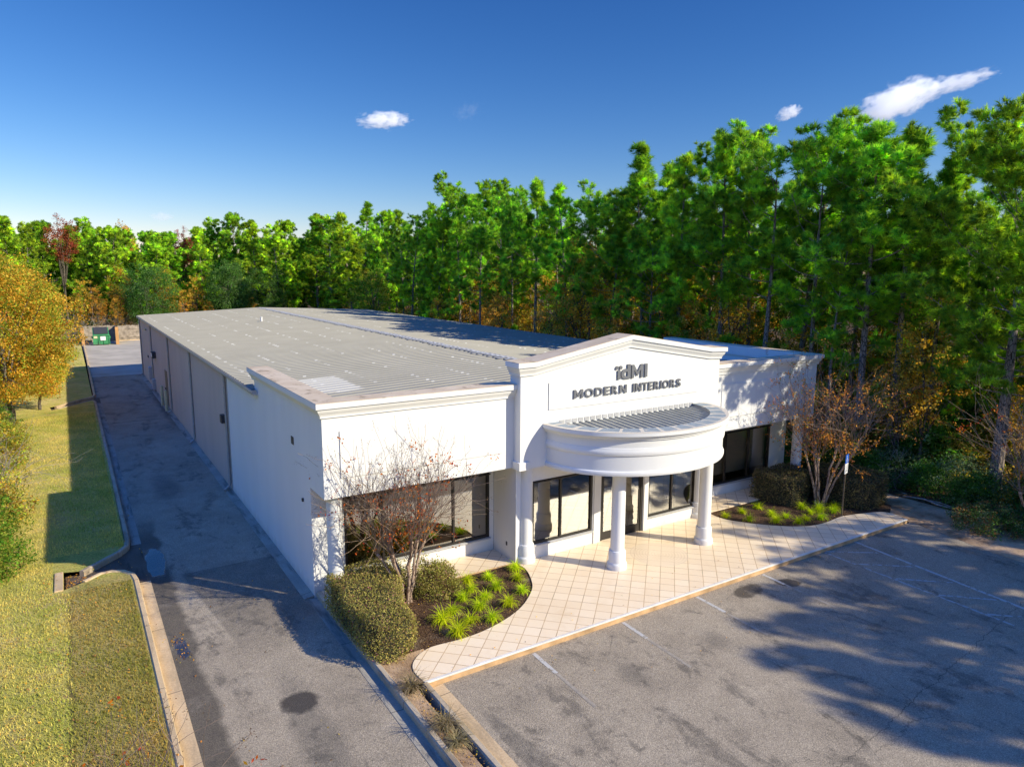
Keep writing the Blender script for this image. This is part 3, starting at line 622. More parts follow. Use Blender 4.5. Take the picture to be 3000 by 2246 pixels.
# canopy
CX, CY, CA, CB = RX+.08, -.34, 3.20, 2.60
def arc(o, z, n=56, a=CA, bb=CB):
    out = []
    for i in range(n+1):
        t = math.pi*i/n; nx, ny = -math.cos(t)/a, -math.sin(t)/bb; q = math.hypot(nx, ny)
        out.append((CX-a*math.cos(t)+o*nx/q, min(CY, CY-bb*math.sin(t)+o*ny/q), z))
    return out
CPROF = [(-.30, 2.95), (0, 2.95), (.035, 2.955), (.05, 3.0), (.05, 3.055), (.035, 3.085), (.0, 3.095), (.0, 3.53), (.028, 3.545), (.045, 3.60), (.045, 3.68), (.02, 3.715), (.02, 3.75), (.0, 3.76), (.0, 3.985), (.04, 3.99), (.04, 4.01), (.085, 4.06), (.105, 4.10), (.105, 4.115), (.15, 4.12), (.15, 4.215), (-.30, 4.215)]
secs = list(zip(*[arc(o, z) for o, z in CPROF])); b = MB().loft(secs); CAN = P('entrance_canopy', b, WHITE, smooth=True)
secs = list(zip(*[arc(o, z) for o, z in ((.142, 4.216), (-.42, 4.216), (-.42, 4.232), (.142, 4.232))])); P('slate_coping', MB().loft(secs), SLATE, parent=CAN)
secs = list(zip(*[arc(o, z) for o, z in ((-.30, 4.214), (-.38, 4.214), (-.38, 3.98), (-.30, 3.98))])); P('upstand', MB().loft(secs), METAL, parent=CAN)
b = MB(); inner = arc(-.32, 3.0); pitch = .235; x = CX-2.86
pr = []
while x < CX+2.86: pr += [(x, 0), (x+.150, 0), (x+.168, .045), (x+.20, .045), (x+.218, 0)]; x += pitch
def yfront(x):
    k = 1-((x-CX)/(CA-.32))**2; return CY-(CB-.32)*math.sqrt(max(k, 0))
b.loft([[(x, CY, 4.115+h) for x, h in pr], [(x, yfront(x), 4.115+h-.05*abs(yfront(x)-CY)) for x, h in pr]], cap=False, closed=False); P('canopy_roof', b, CANROOF, parent=CAN)
b = MB(); x = CX-2.75
while x < CX+2.7: b.box(x, x+.19, CY-.012, CY, 4.15, 4.27); x += pitch
P('flashing', b, METAL, parent=CAN)
b = MB(); sec = arc(-.25, 2.965); b.add(sec, [tuple(range(len(sec)))]); P('canopy_soffit', b, WHITE, parent=CAN)
# main roof
def rprof(y0, y1, pitch=.41):
    out = []; y = y0
    while y < y1-.01: out += [(y, 0), (y+.28, 0), (y+.305, .036), (y+.35, .036), (y+.385, 0)]; y += pitch
    return out+[(y1, 0)]
b = MB()
def rslope(xa, xb, y0, y1):
    za = EZ+.03+(RZ-EZ-.03)*(1-abs(xa-RX)/9.77); zb = EZ+.03+(RZ-EZ-.03)*(1-abs(xb-RX)/9.77)
    pr = rprof(y0, y1); b.loft([[(xb, y, zb+h) for y, h in pr], [(xa, y, za+h) for y, h in pr]] if xa < xb else [[(xa, y, za+h) for y, h in pr], [(xb, y, zb+h) for y, h in pr]], cap=False, closed=False)
rslope(.30, RX, .20, 7.17); rslope(-.12, RX, 7.17, L+.1); rslope(RX, 19.5, .2, 8.0); rslope(RX, 19.92, 8.0, L+.1)
ROOFO = P('ribbed_roof', b, ROOF)
random.seed(5); b = MB(); n_ = int((L-1.2)/.205); secs = []
for i in range(n_):
    on = i % 2; y = .5+i*.205; a_, c_ = (random.uniform(.26, .42), random.uniform(.24, .40)) if on else (.05, .05)
    for yy in (y, y+.19): secs.append([(RX-a_, yy, RZ-.047*a_+.040), (RX, yy, RZ+.042), (RX+c_, yy, RZ-.047*c_+.040), (RX, yy, RZ+.03)])
b.loft(secs)
P('ridge_sealant', b, simple('faded_sealant', (.55, .54, .52), .8, .15, 4), parent=ROOFO)
P('vent_pipe', MB().lathe([(.07, 0), (.07, .30), (.085, .30), (.085, .36), (0, .36)], 6.3, 33.5, 4.98, 12), PAPER, parent=ROOFO)
# gutter and downspouts on the driveway side
def gutter_secs(y): return [(-.03, y, 4.58), (-.15, y, 4.58), (-.19, y, 4.64), (-.19, y, 4.745), (-.175, y, 4.745), (-.175, y, 4.65), (-.145, y, 4.595), (-.03, y, 4.595)]
b = MB().loft([gutter_secs(6.75), gutter_secs(L+.1)]); b.loft([gutter_secs(6.74)[:4]+[(-.03, 6.74, 4.745)], [(x, y+.012, z) for x, y, z in gutter_secs(6.74)[:4]]+[(-.03, 6.752, 4.745)]]); P('eave_gutter', b, METAL)
for y in (12.28, 21.3, 30.1, 39.9, 48.2):
    b = MB(); s = .045
    b.tube([(-.09, y, 4.58), (-.055, y, 4.45), (-.055, y, .16), (-.085, y, .04), (-.20, y-.05, -.03), (-.30, y-.12, -.09)], .05, 8); P('downspout', b, PIPE)
sd = P('side_door', MB().box(-.025, -.001, 31.75, 32.9, -.02, 2.22), DOORM); P('door_handle', MB().box(-.07, -.026, 32.74, 32.82, .95, 1.05), DARK, parent=sd)
def wallbox(nm, y0, y1, z0, z1, d, m): return P(nm, MB().box(-d, -.001, y0, y1, z0, z1), m, bevel=.01)
wl = wallbox('wall_light', 12.75, 13.1, 2.50, 2.83, .16, DARK)
wl2 = wallbox('wall_light', 37.6, 38.5, 2.42, 2.84, .25, DARK); P('lens', MB().box(-.258, -.252, 37.7, 38.4, 2.5, 2.76), PAPER, parent=wl2)
P('wall_light', MB().lathe([(0, 0), (.09, .02), (.09, .12), (0, .14)], -.10, 43.1, 3.95, 10), BOLL)
P('wall_vent', MB().box(-.015, -.001, 2.62, 2.86, 3.80, 4.02), DARK); P('spigot', MB().box(-.05, -.001, 1.86, 1.92, 2.38, 2.47), DARK)
wallbox('electrical_box', 41.2, 42.0, .45, 1.35, .2, METAL); wallbox('electrical_box', 39.0, 39.5, .02, .75, .22, METAL); wallbox('outlet_box', 43.0, 43.3, 1.9, 2.05, .06, DARK)
P('conduit', MB().tube([(-.03, 41.6, .45), (-.03, 41.6, -.1)], .03, 6), METAL)
P('outlet_box', MB().box(5.645, 5.659, .42, .48, .40, .52), DARK)
# wall sign: every letter is its own mesh
SIGN = thing('wall_sign', (9.65, -.40, 4.86), 'raised grey metal letters spelling out the shop name across the white entrance gable', 'sign')
def letter(ch, x0, x1, z0, z1, off, depth=.035):
    cu = bpy.data.curves.new('letter', 'FONT'); cu.body = ch; cu.size = 1; cu.offset = off; cu.extrude = .5; cu.resolution_u = 6
    t = bpy.data.objects.new('letter_tmp', cu); COL.objects.link(t); bpy.context.view_layer.update()
    me = bpy.data.meshes.new_from_object(t.evaluated_get(bpy.context.evaluated_depsgraph_get())); bpy.data.objects.remove(t)
    n = len(me.vertices); co = np.empty(n*3, np.float32); me.vertices.foreach_get('co', co); co = co.reshape(-1, 3)
    mn, mx = co.min(0), co.max(0); u = (co-mn)/np.maximum(mx-mn, 1e-6)
    out = np.stack([x0+u[:, 0]*(x1-x0)-9.65, (u[:, 2]-.5)*-depth, z0+u[:, 1]*(z1-z0)-4.86], 1)
    me.vertices.foreach_set('co', out.astype(np.float32).ravel()); me.update(); me.materials.clear(); me.materials.append(LETTER); me.name = 'letter'
    o = bpy.data.objects.new('letter', me); COL.objects.link(o); o.parent = SIGN; return o
WD = {'M': 1.25, 'O': 1.2, 'D': 1.05, 'E': .82, 'R': .95, 'N': 1.05, 'I': .26, 'T': .86, 'S': .85}
LP = {'M': [(0, 0), (0, 1), (.2, 1), (.5, .45), (.8, 1), (1, 1), (1, 0), (.79, 0), (.79, .62), (.5, .12), (.21, .62), (.21, 0)],
      'N': [(0, 0), (0, 1), (.24, 1), (.76, .38), (.76, 1), (1, 1), (1, 0), (.76, 0), (.24, .62), (.24, 0)]}
font_letter = letter
def letter(ch, x0, x1, z0, z1, off, depth=.035):
    if ch not in LP: return font_letter(ch, x0, x1, z0, z1, off, depth)
    return MB().slab_y([(x0+u*(x1-x0)-9.65, z0+v*(z1-z0)-4.86) for u, v in LP[ch]], -depth/2, depth/2).build('letter', LETTER, SIGN)
def word(tx, x0, x1, z0, z1, gap):
    tot = sum(WD[c] for c in tx)+gap*(len(tx)-1); k = (x1-x0)/tot; x = x0
    for c in tx: letter(c, x, x+WD[c]*k, z0, z1, .008 if c in 'MN' else .02); x += (WD[c]+gap)*k
word('MODERN', 7.46, 9.53, 4.88, 5.14, .24); word('INTERIORS', 9.79, 11.88, 4.88, 5.14, .20)
letter('l', 9.14, 9.245, 5.32, 5.60, .03); letter('d', 9.28, 9.66, 5.315, 5.77, .035); letter('M', 9.71, 10.19, 5.32, 5.74, .012); letter('I', 10.26, 10.37, 5.32, 5.74, .03)
for x in (9.115, 9.265):
    o = MB().loft([[(x-9.65+.058*math.cos(t), yy, 5.685-4.86+.058*math.sin(t)) for t in np.linspace(0, 2*math.pi, 20, endpoint=False)] for yy in (-.0175, .0175)]).build('letter_dot', LETTER, SIGN)
# ------------------------------------------------------------------ yard objects
BOLLG = 'bollards guarding the side door'
for y, lab in ((33.1, 'farther pale yellow bollard beside the tan wall door'), (31.05, 'nearer pale yellow bollard beside the tan wall door')):
    o = MB().lathe([(0, 0), (.09, 0), (.09, 1.22), (.075, 1.28), (0, 1.30)], 0, 0, 0, 16).build('bollard', BOLL, smooth=True); o.location = (-.24, y, -.15); tag(o, lab, 'bollard', BOLLG)
# dumpster and its timber enclosure
D = thing('dumpster', (-1.85, 77.2, -.15), 'green steel dumpster with a white notice inside the timber enclosure', 'dumpster')
b = MB(); b.slab_x([(-.85, .08), (.85, .08), (.95, 1.75), (.45, 1.95), (-.95, 1.15)], -.80, .80); b.build('body', GREEN, D, bevel=.02)
b = MB()
for x in (-.8, -.27, .27, .8): b.box(x-.04, x+.04, -.97, -.90, .1, 1.1)
b.box(-.86, .86, -1.02, -.93, 1.08, 1.18); b.build('rib', GREEN, D)
MB().slab_x([(-.80, 1.26), (.38, 1.93), (.36, 1.99), (-.82, 1.32)], -.70, .70).build('lid', DARK, D)
MB().box(-.1, .42, -.985, -.972, .55, 1.0).build('notice', PAPER, D); MB().box(-.75, -.4, -.985, -.972, .8, 1.05).build('notice', BOLL, D)
for x in (-.95, .81): MB().box(x, x+.14, -.5, .5, .75, .95).build('fork_pocket', GREEN, D)
E_ = thing('dumpster_enclosure', (-1.9, 79, -.15), 'weathered three sided timber enclosure with orange posts around the green dumpster', 'fence')
def boards(b, x0, y0, x1, y1, h, seed):
    random.seed(seed); n = int(math.hypot(x1-x0, y1-y0)/.15); d = Vector((x1-x0, y1-y0, 0))/n; q = Vector((-d.y, d.x, 0)).normalized()*.012
    for i in range(n):
        p = Vector((x0, y0, 0))+d*i; e = p+d*.92; hh = h+random.uniform(-.04, .04)
        b.prism([(p.x-q.x, p.y-q.y), (e.x-q.x, e.y-q.y), (e.x+q.x, e.y+q.y), (p.x+q.x, p.y+q.y)], .03, hh)
b = MB(); boards(b, -1.7, 1.2, 1.65, 1.2, 1.95, 1); boards(b, 1.65, -2.4, 1.65, 1.2, 1.95, 2); boards(b, -1.7, -2.2, -1.7, 1.2, 1.95, 3); b.build('board_panel', WOOD, E_)
for x, y in ((1.65, -2.55), (-1.75, -2.4)): MB().box(x-.16, x+.16, y-.12, y+.12, 0, 2.02).build('post', WOODO, E_)
F = thing('wooden_fence', (9, 81.0, -.15), 'grey weathered board fence along the back edge of the yard beside the dumpster', 'fence')
b = MB(); boards(b, -8.9, 0, 12, 0, 1.85, 4); b.build('board_panel', WOOD, F)
for x in (-6.2, -3.4, -.6, 2.2, 5): MB().box(x-.05, x+.05, -.13, -.02, 0, 1.9).build('post', WOOD, F)
b = MB().box(-8.9, 12, -.08, -.02, .4, .5).box(-8.9, 12, -.08, -.02, 1.4, 1.5); b.build('rail', WOOD, F)
tag(struct('yard_kerb', MB().box(.1, 19.9, 80.6, 80.75, -.2, -.05), KERBW))
# accessible parking sign
A = thing('parking_sign', (17.84, -2.74, -.03), 'blue and white accessible parking sign on a thin brown post by the right hand bed', 'sign', rz=rad(14))
MB().box(-.025, .025, -.018, .018, -.1, 2.32).build('post', POLE, A)
MB().box(-.15, .15, -.032, -.020, 1.98, 2.30).build('blue_panel', BLUE, A); MB().box(-.15, .15, -.030, -.020, 1.60, 1.97).build('white_panel', PAPER, A)
b = MB(); yy = -.036; zc = 2.14
for t0, t1 in zip(np.linspace(2.6, 6.4, 12)[:-1], np.linspace(2.6, 6.4, 12)[1:]):
    b.add([(r*math.cos(t), yy, zc-.035+r*math.sin(t)) for r, t in ((.055, t0), (.072, t0), (.072, t1), (.055, t1))], [(0, 3, 2, 1)])
b.add([(-.028, yy, zc+.075), (-.012, yy, zc+.075), (-.002, yy, zc-.02), (-.018, yy, zc-.02)], [(0, 3, 2, 1)]); b.add([(-.012, yy-.001, zc-.025), (.045, yy-.001, zc-.025), (.045, yy-.001, zc-.008), (-.012, yy-.001, zc-.008)], [(0, 1, 2, 3)])
b.add([(.03, yy, zc-.03), (.045, yy, zc-.012), (.075, yy, zc-.09), (.06, yy, zc-.095)], [(0, 3, 2, 1)]); b.add([(-.02, yy-.001, zc+.03), (.03, yy-.001, zc+.03), (.03, yy-.001, zc+.043), (-.02, yy-.001, zc+.043)], [(0, 1, 2, 3)])
b.add([(-.026+.018*math.cos(t), yy, zc+.105+.018*math.sin(t)) for t in np.linspace(0, 6.283, 12, endpoint=False)], [tuple(range(12))]); b.build('wheelchair_symbol', PAPER, A)
b = MB()
for z, wd in ((1.90, .10), (1.85, .12), (1.80, .09), (1.73, .11), (1.68, .08)): b.box(-wd, wd, -.034, -.0305, z-.011, z+.011)
b.build('text_rows', METAL, A)
# hand truck with boxes just inside the glass door
H = thing('hand_truck', (10.12, .62, .02), 'bright alloy hand truck standing inside the glass entrance door', 'hand truck')
b = MB().tube([(-.16, 0, .05), (-.16, .02, 1.45), (-.12, .02, 1.62), (0, .02, 1.68), (.12, .02, 1.62), (.16, .02, 1.45), (.16, 0, .05)], .02, 8)
for z in (.35, .75, 1.15, 1.4): b.tube([(-.16, .01, z), (.16, .01, z)], .014, 6)
b.build('frame', ALU, H); MB().box(-.2, .2, -.28, .0, .04, .055).build('toe_plate', ALU, H)
for x in (-.22, .22): MB().tube([(x-.03, .08, .13), (x+.03, .08, .13)], .13, 14).build('wheel', DARK, H)
tag(MB().box(9.96, 10.30, .33, .58, .077, .40).build('red_case', RED, bevel=.02), 'red case sitting on the hand truck plate behind the door glass', 'case')
tag(MB().box(9.98, 10.18, .40, .58, .402, .92).build('red_carton', RED, bevel=.012), 'tall red carton stacked on the red case behind the door glass', 'box')
# ------------------------------------------------------------------ plant builders
def nrm(a): return a/np.maximum(np.linalg.norm(a, axis=-1, keepdims=True), 1e-9)
def needles(rng, pos, dr, size, n, wd, c_lo, c_hi, spread=.62):
    """bundles of long needles: thin triangles fanning out of each twig end"""
    T = len(pos); d = nrm(dr[:, None, :]+rng.normal(0, spread, (T, n, 3)))
    ln = size[:, None]*rng.uniform(.65, 1.1, (T, n)); base = pos[:, None, :]-dr[:, None, :]*(rng.uniform(0, .55, (T, n))*size[:, None])[:, :, None]
    tip = base+d*ln[:, :, None]; tip[:, :, 2] -= .10*ln
    side = nrm(np.cross(d, rng.normal(0, 1, (T, n, 3))))*wd*rng.uniform(.7, 1.3, (T, n, 1))
    V = np.stack([base-side, base+side, tip], 2).reshape(-1, 3)
    k = rng.uniform(0, 1, (T, 1)); col = np.array(c_lo)*(1-k)+np.array(c_hi)*k; col = col*rng.uniform(.8, 1.2, (T, 1))
    C = np.repeat(col[:, None, :], n, 1)*rng.uniform(.82, 1.18, (T, n, 1)); C = np.repeat(C, 3, 0 if 0 else 1).reshape(T, n*3, 3)
    return V, C.reshape(-1, 3)
def leaf_quads(rng, pos, size, pal, flat_=.5, asp=.55):
    """single leaves as small pointed quads"""
    n = len(pos); nv = nrm(rng.normal(0, 1, (n, 3))+np.array([0, 0, flat_])); a = nrm(np.cross(nv, rng.normal(0, 1, (n, 3)))); b = np.cross(nv, a)
    s = (size*rng.uniform(.6, 1.25, n))[:, None]
    V = np.stack([pos-a*s*.5, pos+b*s*asp*.5, pos+a*s*.5, pos-b*s*asp*.5], 1).reshape(-1, 3)
    return V, np.repeat(pal*rng.uniform(.75, 1.25, (n, 1)), 4, 0)
def pick(rng, palette, n):
    cs = np.array([c for c, _ in palette]); ws = np.array([q for _, q in palette], float); return cs[rng.choice(len(cs), n, p=ws/ws.sum())]
def clusters(rng, centers, rads, nl, size, palette, mixed=.35):
    pos = []; cols = []
    for c, r in zip(centers, rads):
        k = max(4, int(nl*rng.uniform(.6, 1.3))); d = nrm(rng.normal(0, 1, (k, 3)))*(r*rng.uniform(.25, 1, k)**.6)[:, None]; d[:, 2] *= .75
        pos.append(c+d); main = pick(rng, palette, 1)[0]; cc = np.repeat(main[None], k, 0); m = rng.uniform(0, 1, k) < mixed
        cc[m] = pick(rng, palette, int(m.sum())); cols.append(cc*rng.uniform(.50, 1.22))
    pos = np.concatenate(pos); cols = np.concatenate(cols); return leaf_quads(rng, pos, np.full(len(pos), size), cols)

def build_pine(seed, H=15., cb=.42, R=2.6, shape='f', dens=1.0, thick=.15, stubs=True, wd=.015, tone=0.0):
    rng = np.random.default_rng(seed); root = thing('pine_tree', (0, 0, 0), None, None)
    tm = MB(); ph = rng.uniform(0, 6.28, 2); sw = rng.uniform(.05, .30)
    lean = rng.normal(0, .35, 2)
    def tp(z): t = z/H; return np.array([sw*math.sin(t*3.1+ph[0])*t+lean[0]*t*t, sw*math.sin(t*2.6+ph[1])*t+lean[1]*t*t, z])
    zs = np.linspace(-.25, H*.985, 14); tm.tube([tp(z) for z in zs], [max(.018, thick*(1-.93*max(z, 0)/H)**.85*(1.25 if z < .3 else 1)) for z in zs], 9)
    pos = []; dr = []; sz = []; tn = []
    zb = cb*H; z = zb
    def branch(z, az, ln, el, leafy=True, rr=.03):
        p0 = tp(z); pts = [p0]; d = np.array([math.cos(az)*math.cos(el), math.sin(az)*math.cos(el), math.sin(el)]); p = p0.copy(); m = 6
        for i in range(m):
            d = nrm(d+np.array([0, 0, .09+.05*i*(1 if leafy else .2)])*rng.uniform(.4, 1.3)+rng.normal(0, .09, 3)); p = p+d*ln/m; pts.append(p.copy())
        tm.tube(pts, [max(.006, rr*(1-.8*i/m)) for i in range(m+1)], 4)
        if not leafy: return
        npf = max(3, int(round(ln*2.3*dens)))
        for t in np.linspace(.42, 1.0, npf):
            q = t*m; i = min(int(q), m-1); b0 = pts[i]+(pts[i+1]-pts[i])*(q-i); dd = nrm(pts[i+1]-pts[i])
            for s in range(2 if t < .97 else 1):
                if t < .97:
                    side = nrm(np.cross(dd, rng.normal(0, 1, 3))); td = nrm(dd*.7+side+np.array([0, 0, .25])); e = b0+td*rng.uniform(.3, .62)*min(1.3, ln*.5)
                    tm.tube([b0, e], [.009, .004], 3)
                else: td = dd; e = b0
                k = rng.integers(6, 11); o = nrm(rng.normal(0, 1, (k, 3))+np.array([0, 0, .55])+td*.35); pr_ = rng.uniform(.16, .58); pt_ = rng.uniform(.45, 1.3)
                for j in range(k): pos.append(e+o[j]*pr_*rng.uniform(.2, .8)); tn.append(pt_); dr.append(nrm(o[j]*.8+np.array([0, 0, .5])+td*.3)); sz.append(rng.uniform(.24, .36))
    while z < H*.985:
        rel = (z-zb)/(H-zb)
        if shape == 'broad': pr = .55+.6*math.sin(min(1, rel*1.25)*math.pi*.5) if rel < .72 else 1.15*math.sqrt(max(.05, 1-((rel-.72)/.30)**2))
        elif shape == 'n': pr = max(.24, 1.02*(1-rel)**.55*(.55+.45*min(1, rel*3.2)))*(.82+.28*math.sin(z*2.1+seed))
        elif shape == 't': pr = max(.13, (1-rel)**1.05*(.7+.3*min(1, rel*4)))
        else: pr = max(.26, math.sqrt(max(.02, 1-((rel-.48)/.58)**2)))*(.8+.3*math.sin(z*2.3+seed))
        nb = rng.integers(2, 4) if rel < .85 else 3
        a0 = rng.uniform(0, 6.28)
        for k in range(nb):
            el = rad(-4+rng.uniform(-8, 18)+46*rel**1.8)
            branch(z+rng.uniform(-.12, .12), a0+k*6.28/nb+rng.uniform(-.5, .5), R*pr*rng.uniform(.62, 1.12), el, True, .016+.028*(1-rel))
        z += rng.uniform(.42, .80)*(1.0 if rel < .8 else .8)/max(.75, dens)
    for k in range(int(6*dens)):
        tn.append(1.0); pos.append(tp(H*.985)+rng.normal(0, .09, 3)+np.array([0, 0, rng.uniform(-.3, .15)])); dr.append(nrm(np.array([0, 0, 1.])+rng.normal(0, .4, 3))); sz.append(.36)
    if stubs:
        for k in range(10): branch(rng.uniform(min(.2*H, zb*.5), zb), rng.uniform(0, 6.28), rng.uniform(.5, 1.7), rad(rng.uniform(-15, 25)), rng.uniform() < .30, .018)
    pos = np.array(pos); dr = np.array(dr); sz = np.array(sz)
    V, C = needles(rng, pos, dr, sz, 30, wd, np.array((.125, .35, .055))*(1+tone*np.array([.5, .1, 0])), np.array((.60, .84, .075))*(1+tone*np.array([.5, .1, 0])))
    C = C*np.repeat(np.array(tn), 30*3)[:, None]
    tm.build('trunk', PBARK, root, smooth=True); tris_obj('crown', V, C, NEEDLE, root); root['h0'] = float(np.percentile(V[:, 2], 99.9))
    return root

YEL = [((.82, .49, .05), 5), ((.84, .62, .085), 4), ((.62, .36, .04), 2.5), ((.46, .52, .06), 5), ((.26, .37, .04), 4), ((.76, .40, .07), 1)]
OLV = [((.18, .23, .035), 3), ((.38, .35, .06), 3), ((.62, .43, .07), 2), ((.32, .20, .07), 2)]
DGR = [((.075, .18, .032), 4), ((.12, .24, .045), 3), ((.18, .29, .08), 1.5), ((.21, .30, .14), .8)]
BGR = [((.10, .24, .025), 3), ((.17, .30, .03), 3), ((.27, .34, .04), 1)]
REDP = [((.42, .07, .05), 4), ((.34, .05, .06), 2), ((.50, .13, .07), 3), ((.40, .20, .08), 1)]
GOLD = [((.86, .50, .06), 4), ((.74, .37, .07), 3), ((.66, .50, .08), 2), ((.40, .36, .06), 1)]
BRN = [((.40, .22, .08), 4), ((.52, .31, .11), 3), ((.24, .14, .06), 3), ((.70, .46, .10), 1.6), ((.22, .25, .05), 1)]
MAR = [((.085, .018, .018), 3), ((.12, .03, .025), 2), ((.06, .02, .02), 2), ((.09, .06, .03), 1)]
SAGE = [((.19, .26, .13), 3), ((.27, .33, .17), 2), ((.12, .18, .07), 3)]
def build_broadleaf(name, seed, H, R, zc, rz_, ncl, nl, size, pal, bark=OBARK, thick=.16, lumps=9, crad=.5, fill=.55, limbs=22, stems=1):
    rng = np.random.default_rng(seed); root = thing(name, (0, 0, 0), None, None)
    lump = nrm(rng.normal(0, 1, (lumps, 3))+np.array([0, 0, .25])); la = rng.uniform(.12, .42, lumps)
    d = nrm(rng.normal(0, 1, (ncl, 3))); rr = .68+np.max(np.clip((d@lump.T-.62)/.38, 0, 1)*la, 1)
    rr = rr*(rng.uniform(fill**3, 1, ncl)**(1/3)); cen = d*rr[:, None]*np.array([R, R, rz_])+np.array([0, 0, zc]); cen = cen[cen[:, 2] > .12*size*8]
    tm = MB(); top = zc+rz_*.35
    for s in range(stems):
        o = rng.normal(0, .18, 2) if stems > 1 else np.zeros(2); lean = rng.normal(0, .25, 2) if stems > 1 else rng.normal(0, .12, 2)
        pts = [np.array([o[0]+lean[0]*t*t*top*.35, o[1]+lean[1]*t*t*top*.35, -.2+t*(top+.2)])+(rng.normal(0, .05, 3) if 0 < t else 0) for t in np.linspace(0, 1, 8)]
        tm.tube(pts, [thick*(1-.8*t) for t in np.linspace(0, 1, 8)], 7)
        for k in range(limbs//stems):
            e = cen[rng.integers(len(cen))]; i = rng.integers(2, 7); p = pts[i]; mid = (p+e)/2+np.array([0, 0, .12*np.linalg.norm(e-p)])+rng.normal(0, .12, 3)
            tm.tube([p, p*.6+mid*.4, mid, mid*.45+e*.55, e], [thick*.38*(1-i/9), thick*.28, thick*.2, thick*.12, thick*.05], 4)
    V, C = clusters(rng, cen, rng.uniform(.6, 1.25, len(cen))*crad, nl, size, pal)
    tm.build('trunk', bark, root, smooth=True); tris_obj('crown', V, C, LEAF, root, per=4); root['h0'] = H
    return root
def build_shrub(name, seed, R, H, ncl, nl, size, pal, crad=.28, stems=7, mat=None, bark=None):
    rng = np.random.default_rng(seed); root = thing(name, (0, 0, 0), None, None)
    d = nrm(rng.normal(0, 1, (ncl, 3))*np.array([1, 1, 1])); d[:, 2] = np.abs(d[:, 2])*1.0-.15
    lump = nrm(rng.normal(0, 1, (7, 3))); lump[:, 2] = abs(lump[:, 2]); rr = (.72+np.max(np.clip((d@lump.T-.6)/.4, 0, 1)*rng.uniform(.1, .4, 7), 1))*(rng.uniform(.12, 1, ncl)**.4)
    cen = d*rr[:, None]*np.array([R, R, H*.86])+np.array([0, 0, H*.12]); cen[:, 2] = np.maximum(cen[:, 2], .12)
    tm = MB()
    for k in range(stems):
        e = cen[rng.integers(len(cen))]; b0 = np.array([rng.normal(0, .12), rng.normal(0, .12), -.15]); m = b0*.4+e*.5+np.array([0, 0, H*.08])
        tm.tube([b0, m*.5+b0*.5, m, e], [.03, .024, .016, .007], 4)
    V, C = clusters(rng, cen, rng.uniform(.6, 1.3, len(cen))*crad, nl, size, pal)
    tm.build('stems', bark or TWIG, root); tris_obj('foliage', V, C, mat or LEAF, root, per=4)
    return root
def twig_grow(rng, b, p, d, ln, r, depth, up_=.08, nseg=4, split=(2, 4), tips=None, rmin=.0035):
    pts = [p.copy()]
    for i in range(nseg):
        d = nrm(d+rng.normal(0, .13, 3)+np.array([0, 0, up_])); p = p+d*ln/nseg; pts.append(p.copy())
    b.tube(pts, [max(rmin, r*(1-.55*i/nseg)) for i in range(nseg+1)], 3 if r < .02 else 5, cap=False)
    if depth <= 0:
        if tips is not None: tips.append((p, d))
        return
    for k in range(rng.integers(*split)):
        i = rng.integers(nseg//2, nseg+1); dd = nrm(d+rng.normal(0, .48, 3)); twig_grow(rng, b, pts[i], dd, ln*rng.uniform(.5, .85), max(rmin, r*.55), depth-1, up_, nseg, split, tips, rmin)
def build_twig_bush(seed, R, H, n=22, pal=None, mat=None, lie=False):
    rng = np.random.default_rng(seed); root = thing('bare_bush', (0, 0, 0), None, None); b = MB(); tips = []
    for k in range(n):
        a = rng.uniform(0, 6.28); d = nrm(np.array([math.cos(a)*rng.uniform(.2, 1.1), math.sin(a)*rng.uniform(.2, 1.1), rng.uniform(.5, 1.3)]))
        twig_grow(rng, b, np.array([rng.normal(0, .12), rng.normal(0, .12), -.05]), d, H*rng.uniform(.42, .66), .014, 2, -.01, 4, (2, 4), tips)
    b.build('branches', mat or DEADW, root)
    if pal:
        P_ = np.repeat(np.array([t[0] for t in tips]), 3, 0); P_ = P_+rng.normal(0, .10, P_.shape); V, C = leaf_quads(rng, P_, np.full(len(P_), .09), pick(rng, pal, len(P_))); tris_obj('leaves', V, C, LEAF, root, per=4)
    return root
PROTOS = []
def place(proto, x, y, h=None, rz=None, sc=None, label=None, cat=None, group=None, z=-.05, wide=1.0, used=set()):
    if id(proto) in used: o = copy_tree(proto)
    else: used.add(id(proto)); o = proto; PROTOS.append(proto)
    k = (h/o['h0'] if h else sc or 1.0); o.location = (x, y, z); o.rotation_euler = (0, 0, random.uniform(0, 6.28) if rz is None else rz); o.scale = (k*wide, k*wide, k)
    return tag(o, label, cat, group)
random.seed(21)
# ------------------------------------------------------------------ pines
PF = [build_pine(101, 15, .47, 3.5, 'f'), build_pine(102, 15, .53, 3.0, 'f', .9), build_pine(107, 15, .45, 3.7, 'f', .95), build_pine(112, 15, .50, 3.3, 'f', 1.05), build_pine(115, 15, .50, 3.9, 'broad', .8)]
PN = [build_pine(103, 15, .45, 2.6, 'n'), build_pine(108, 15, .48, 3.1, 'n', .9), build_pine(113, 15, .52, 2.7, 'n', 1.1)]
PT = [build_pine(104, 16, .45, 2.9, 't'), build_pine(109, 16, .46, 3.3, 't')]
PB = [build_pine(105, 15, .36, 6.2, 'broad', 1.35, .30)]
PD = [build_pine(106, 15, .14, 3.3, 'f', 1.15, .15, True, .020, .35), build_pine(110, 15, .20, 3.0, 'f', 1.15, .14, True, .020, .25), build_pine(111, 15, .18, 3.4, 'n', 1.05, .15, True, .020, .45)]
KD = {'f': ('full crowned', PF), 'n': ('slender', PN), 't': ('tall spire topped', PT), 'broad': ('spreading flat crowned', PB)}
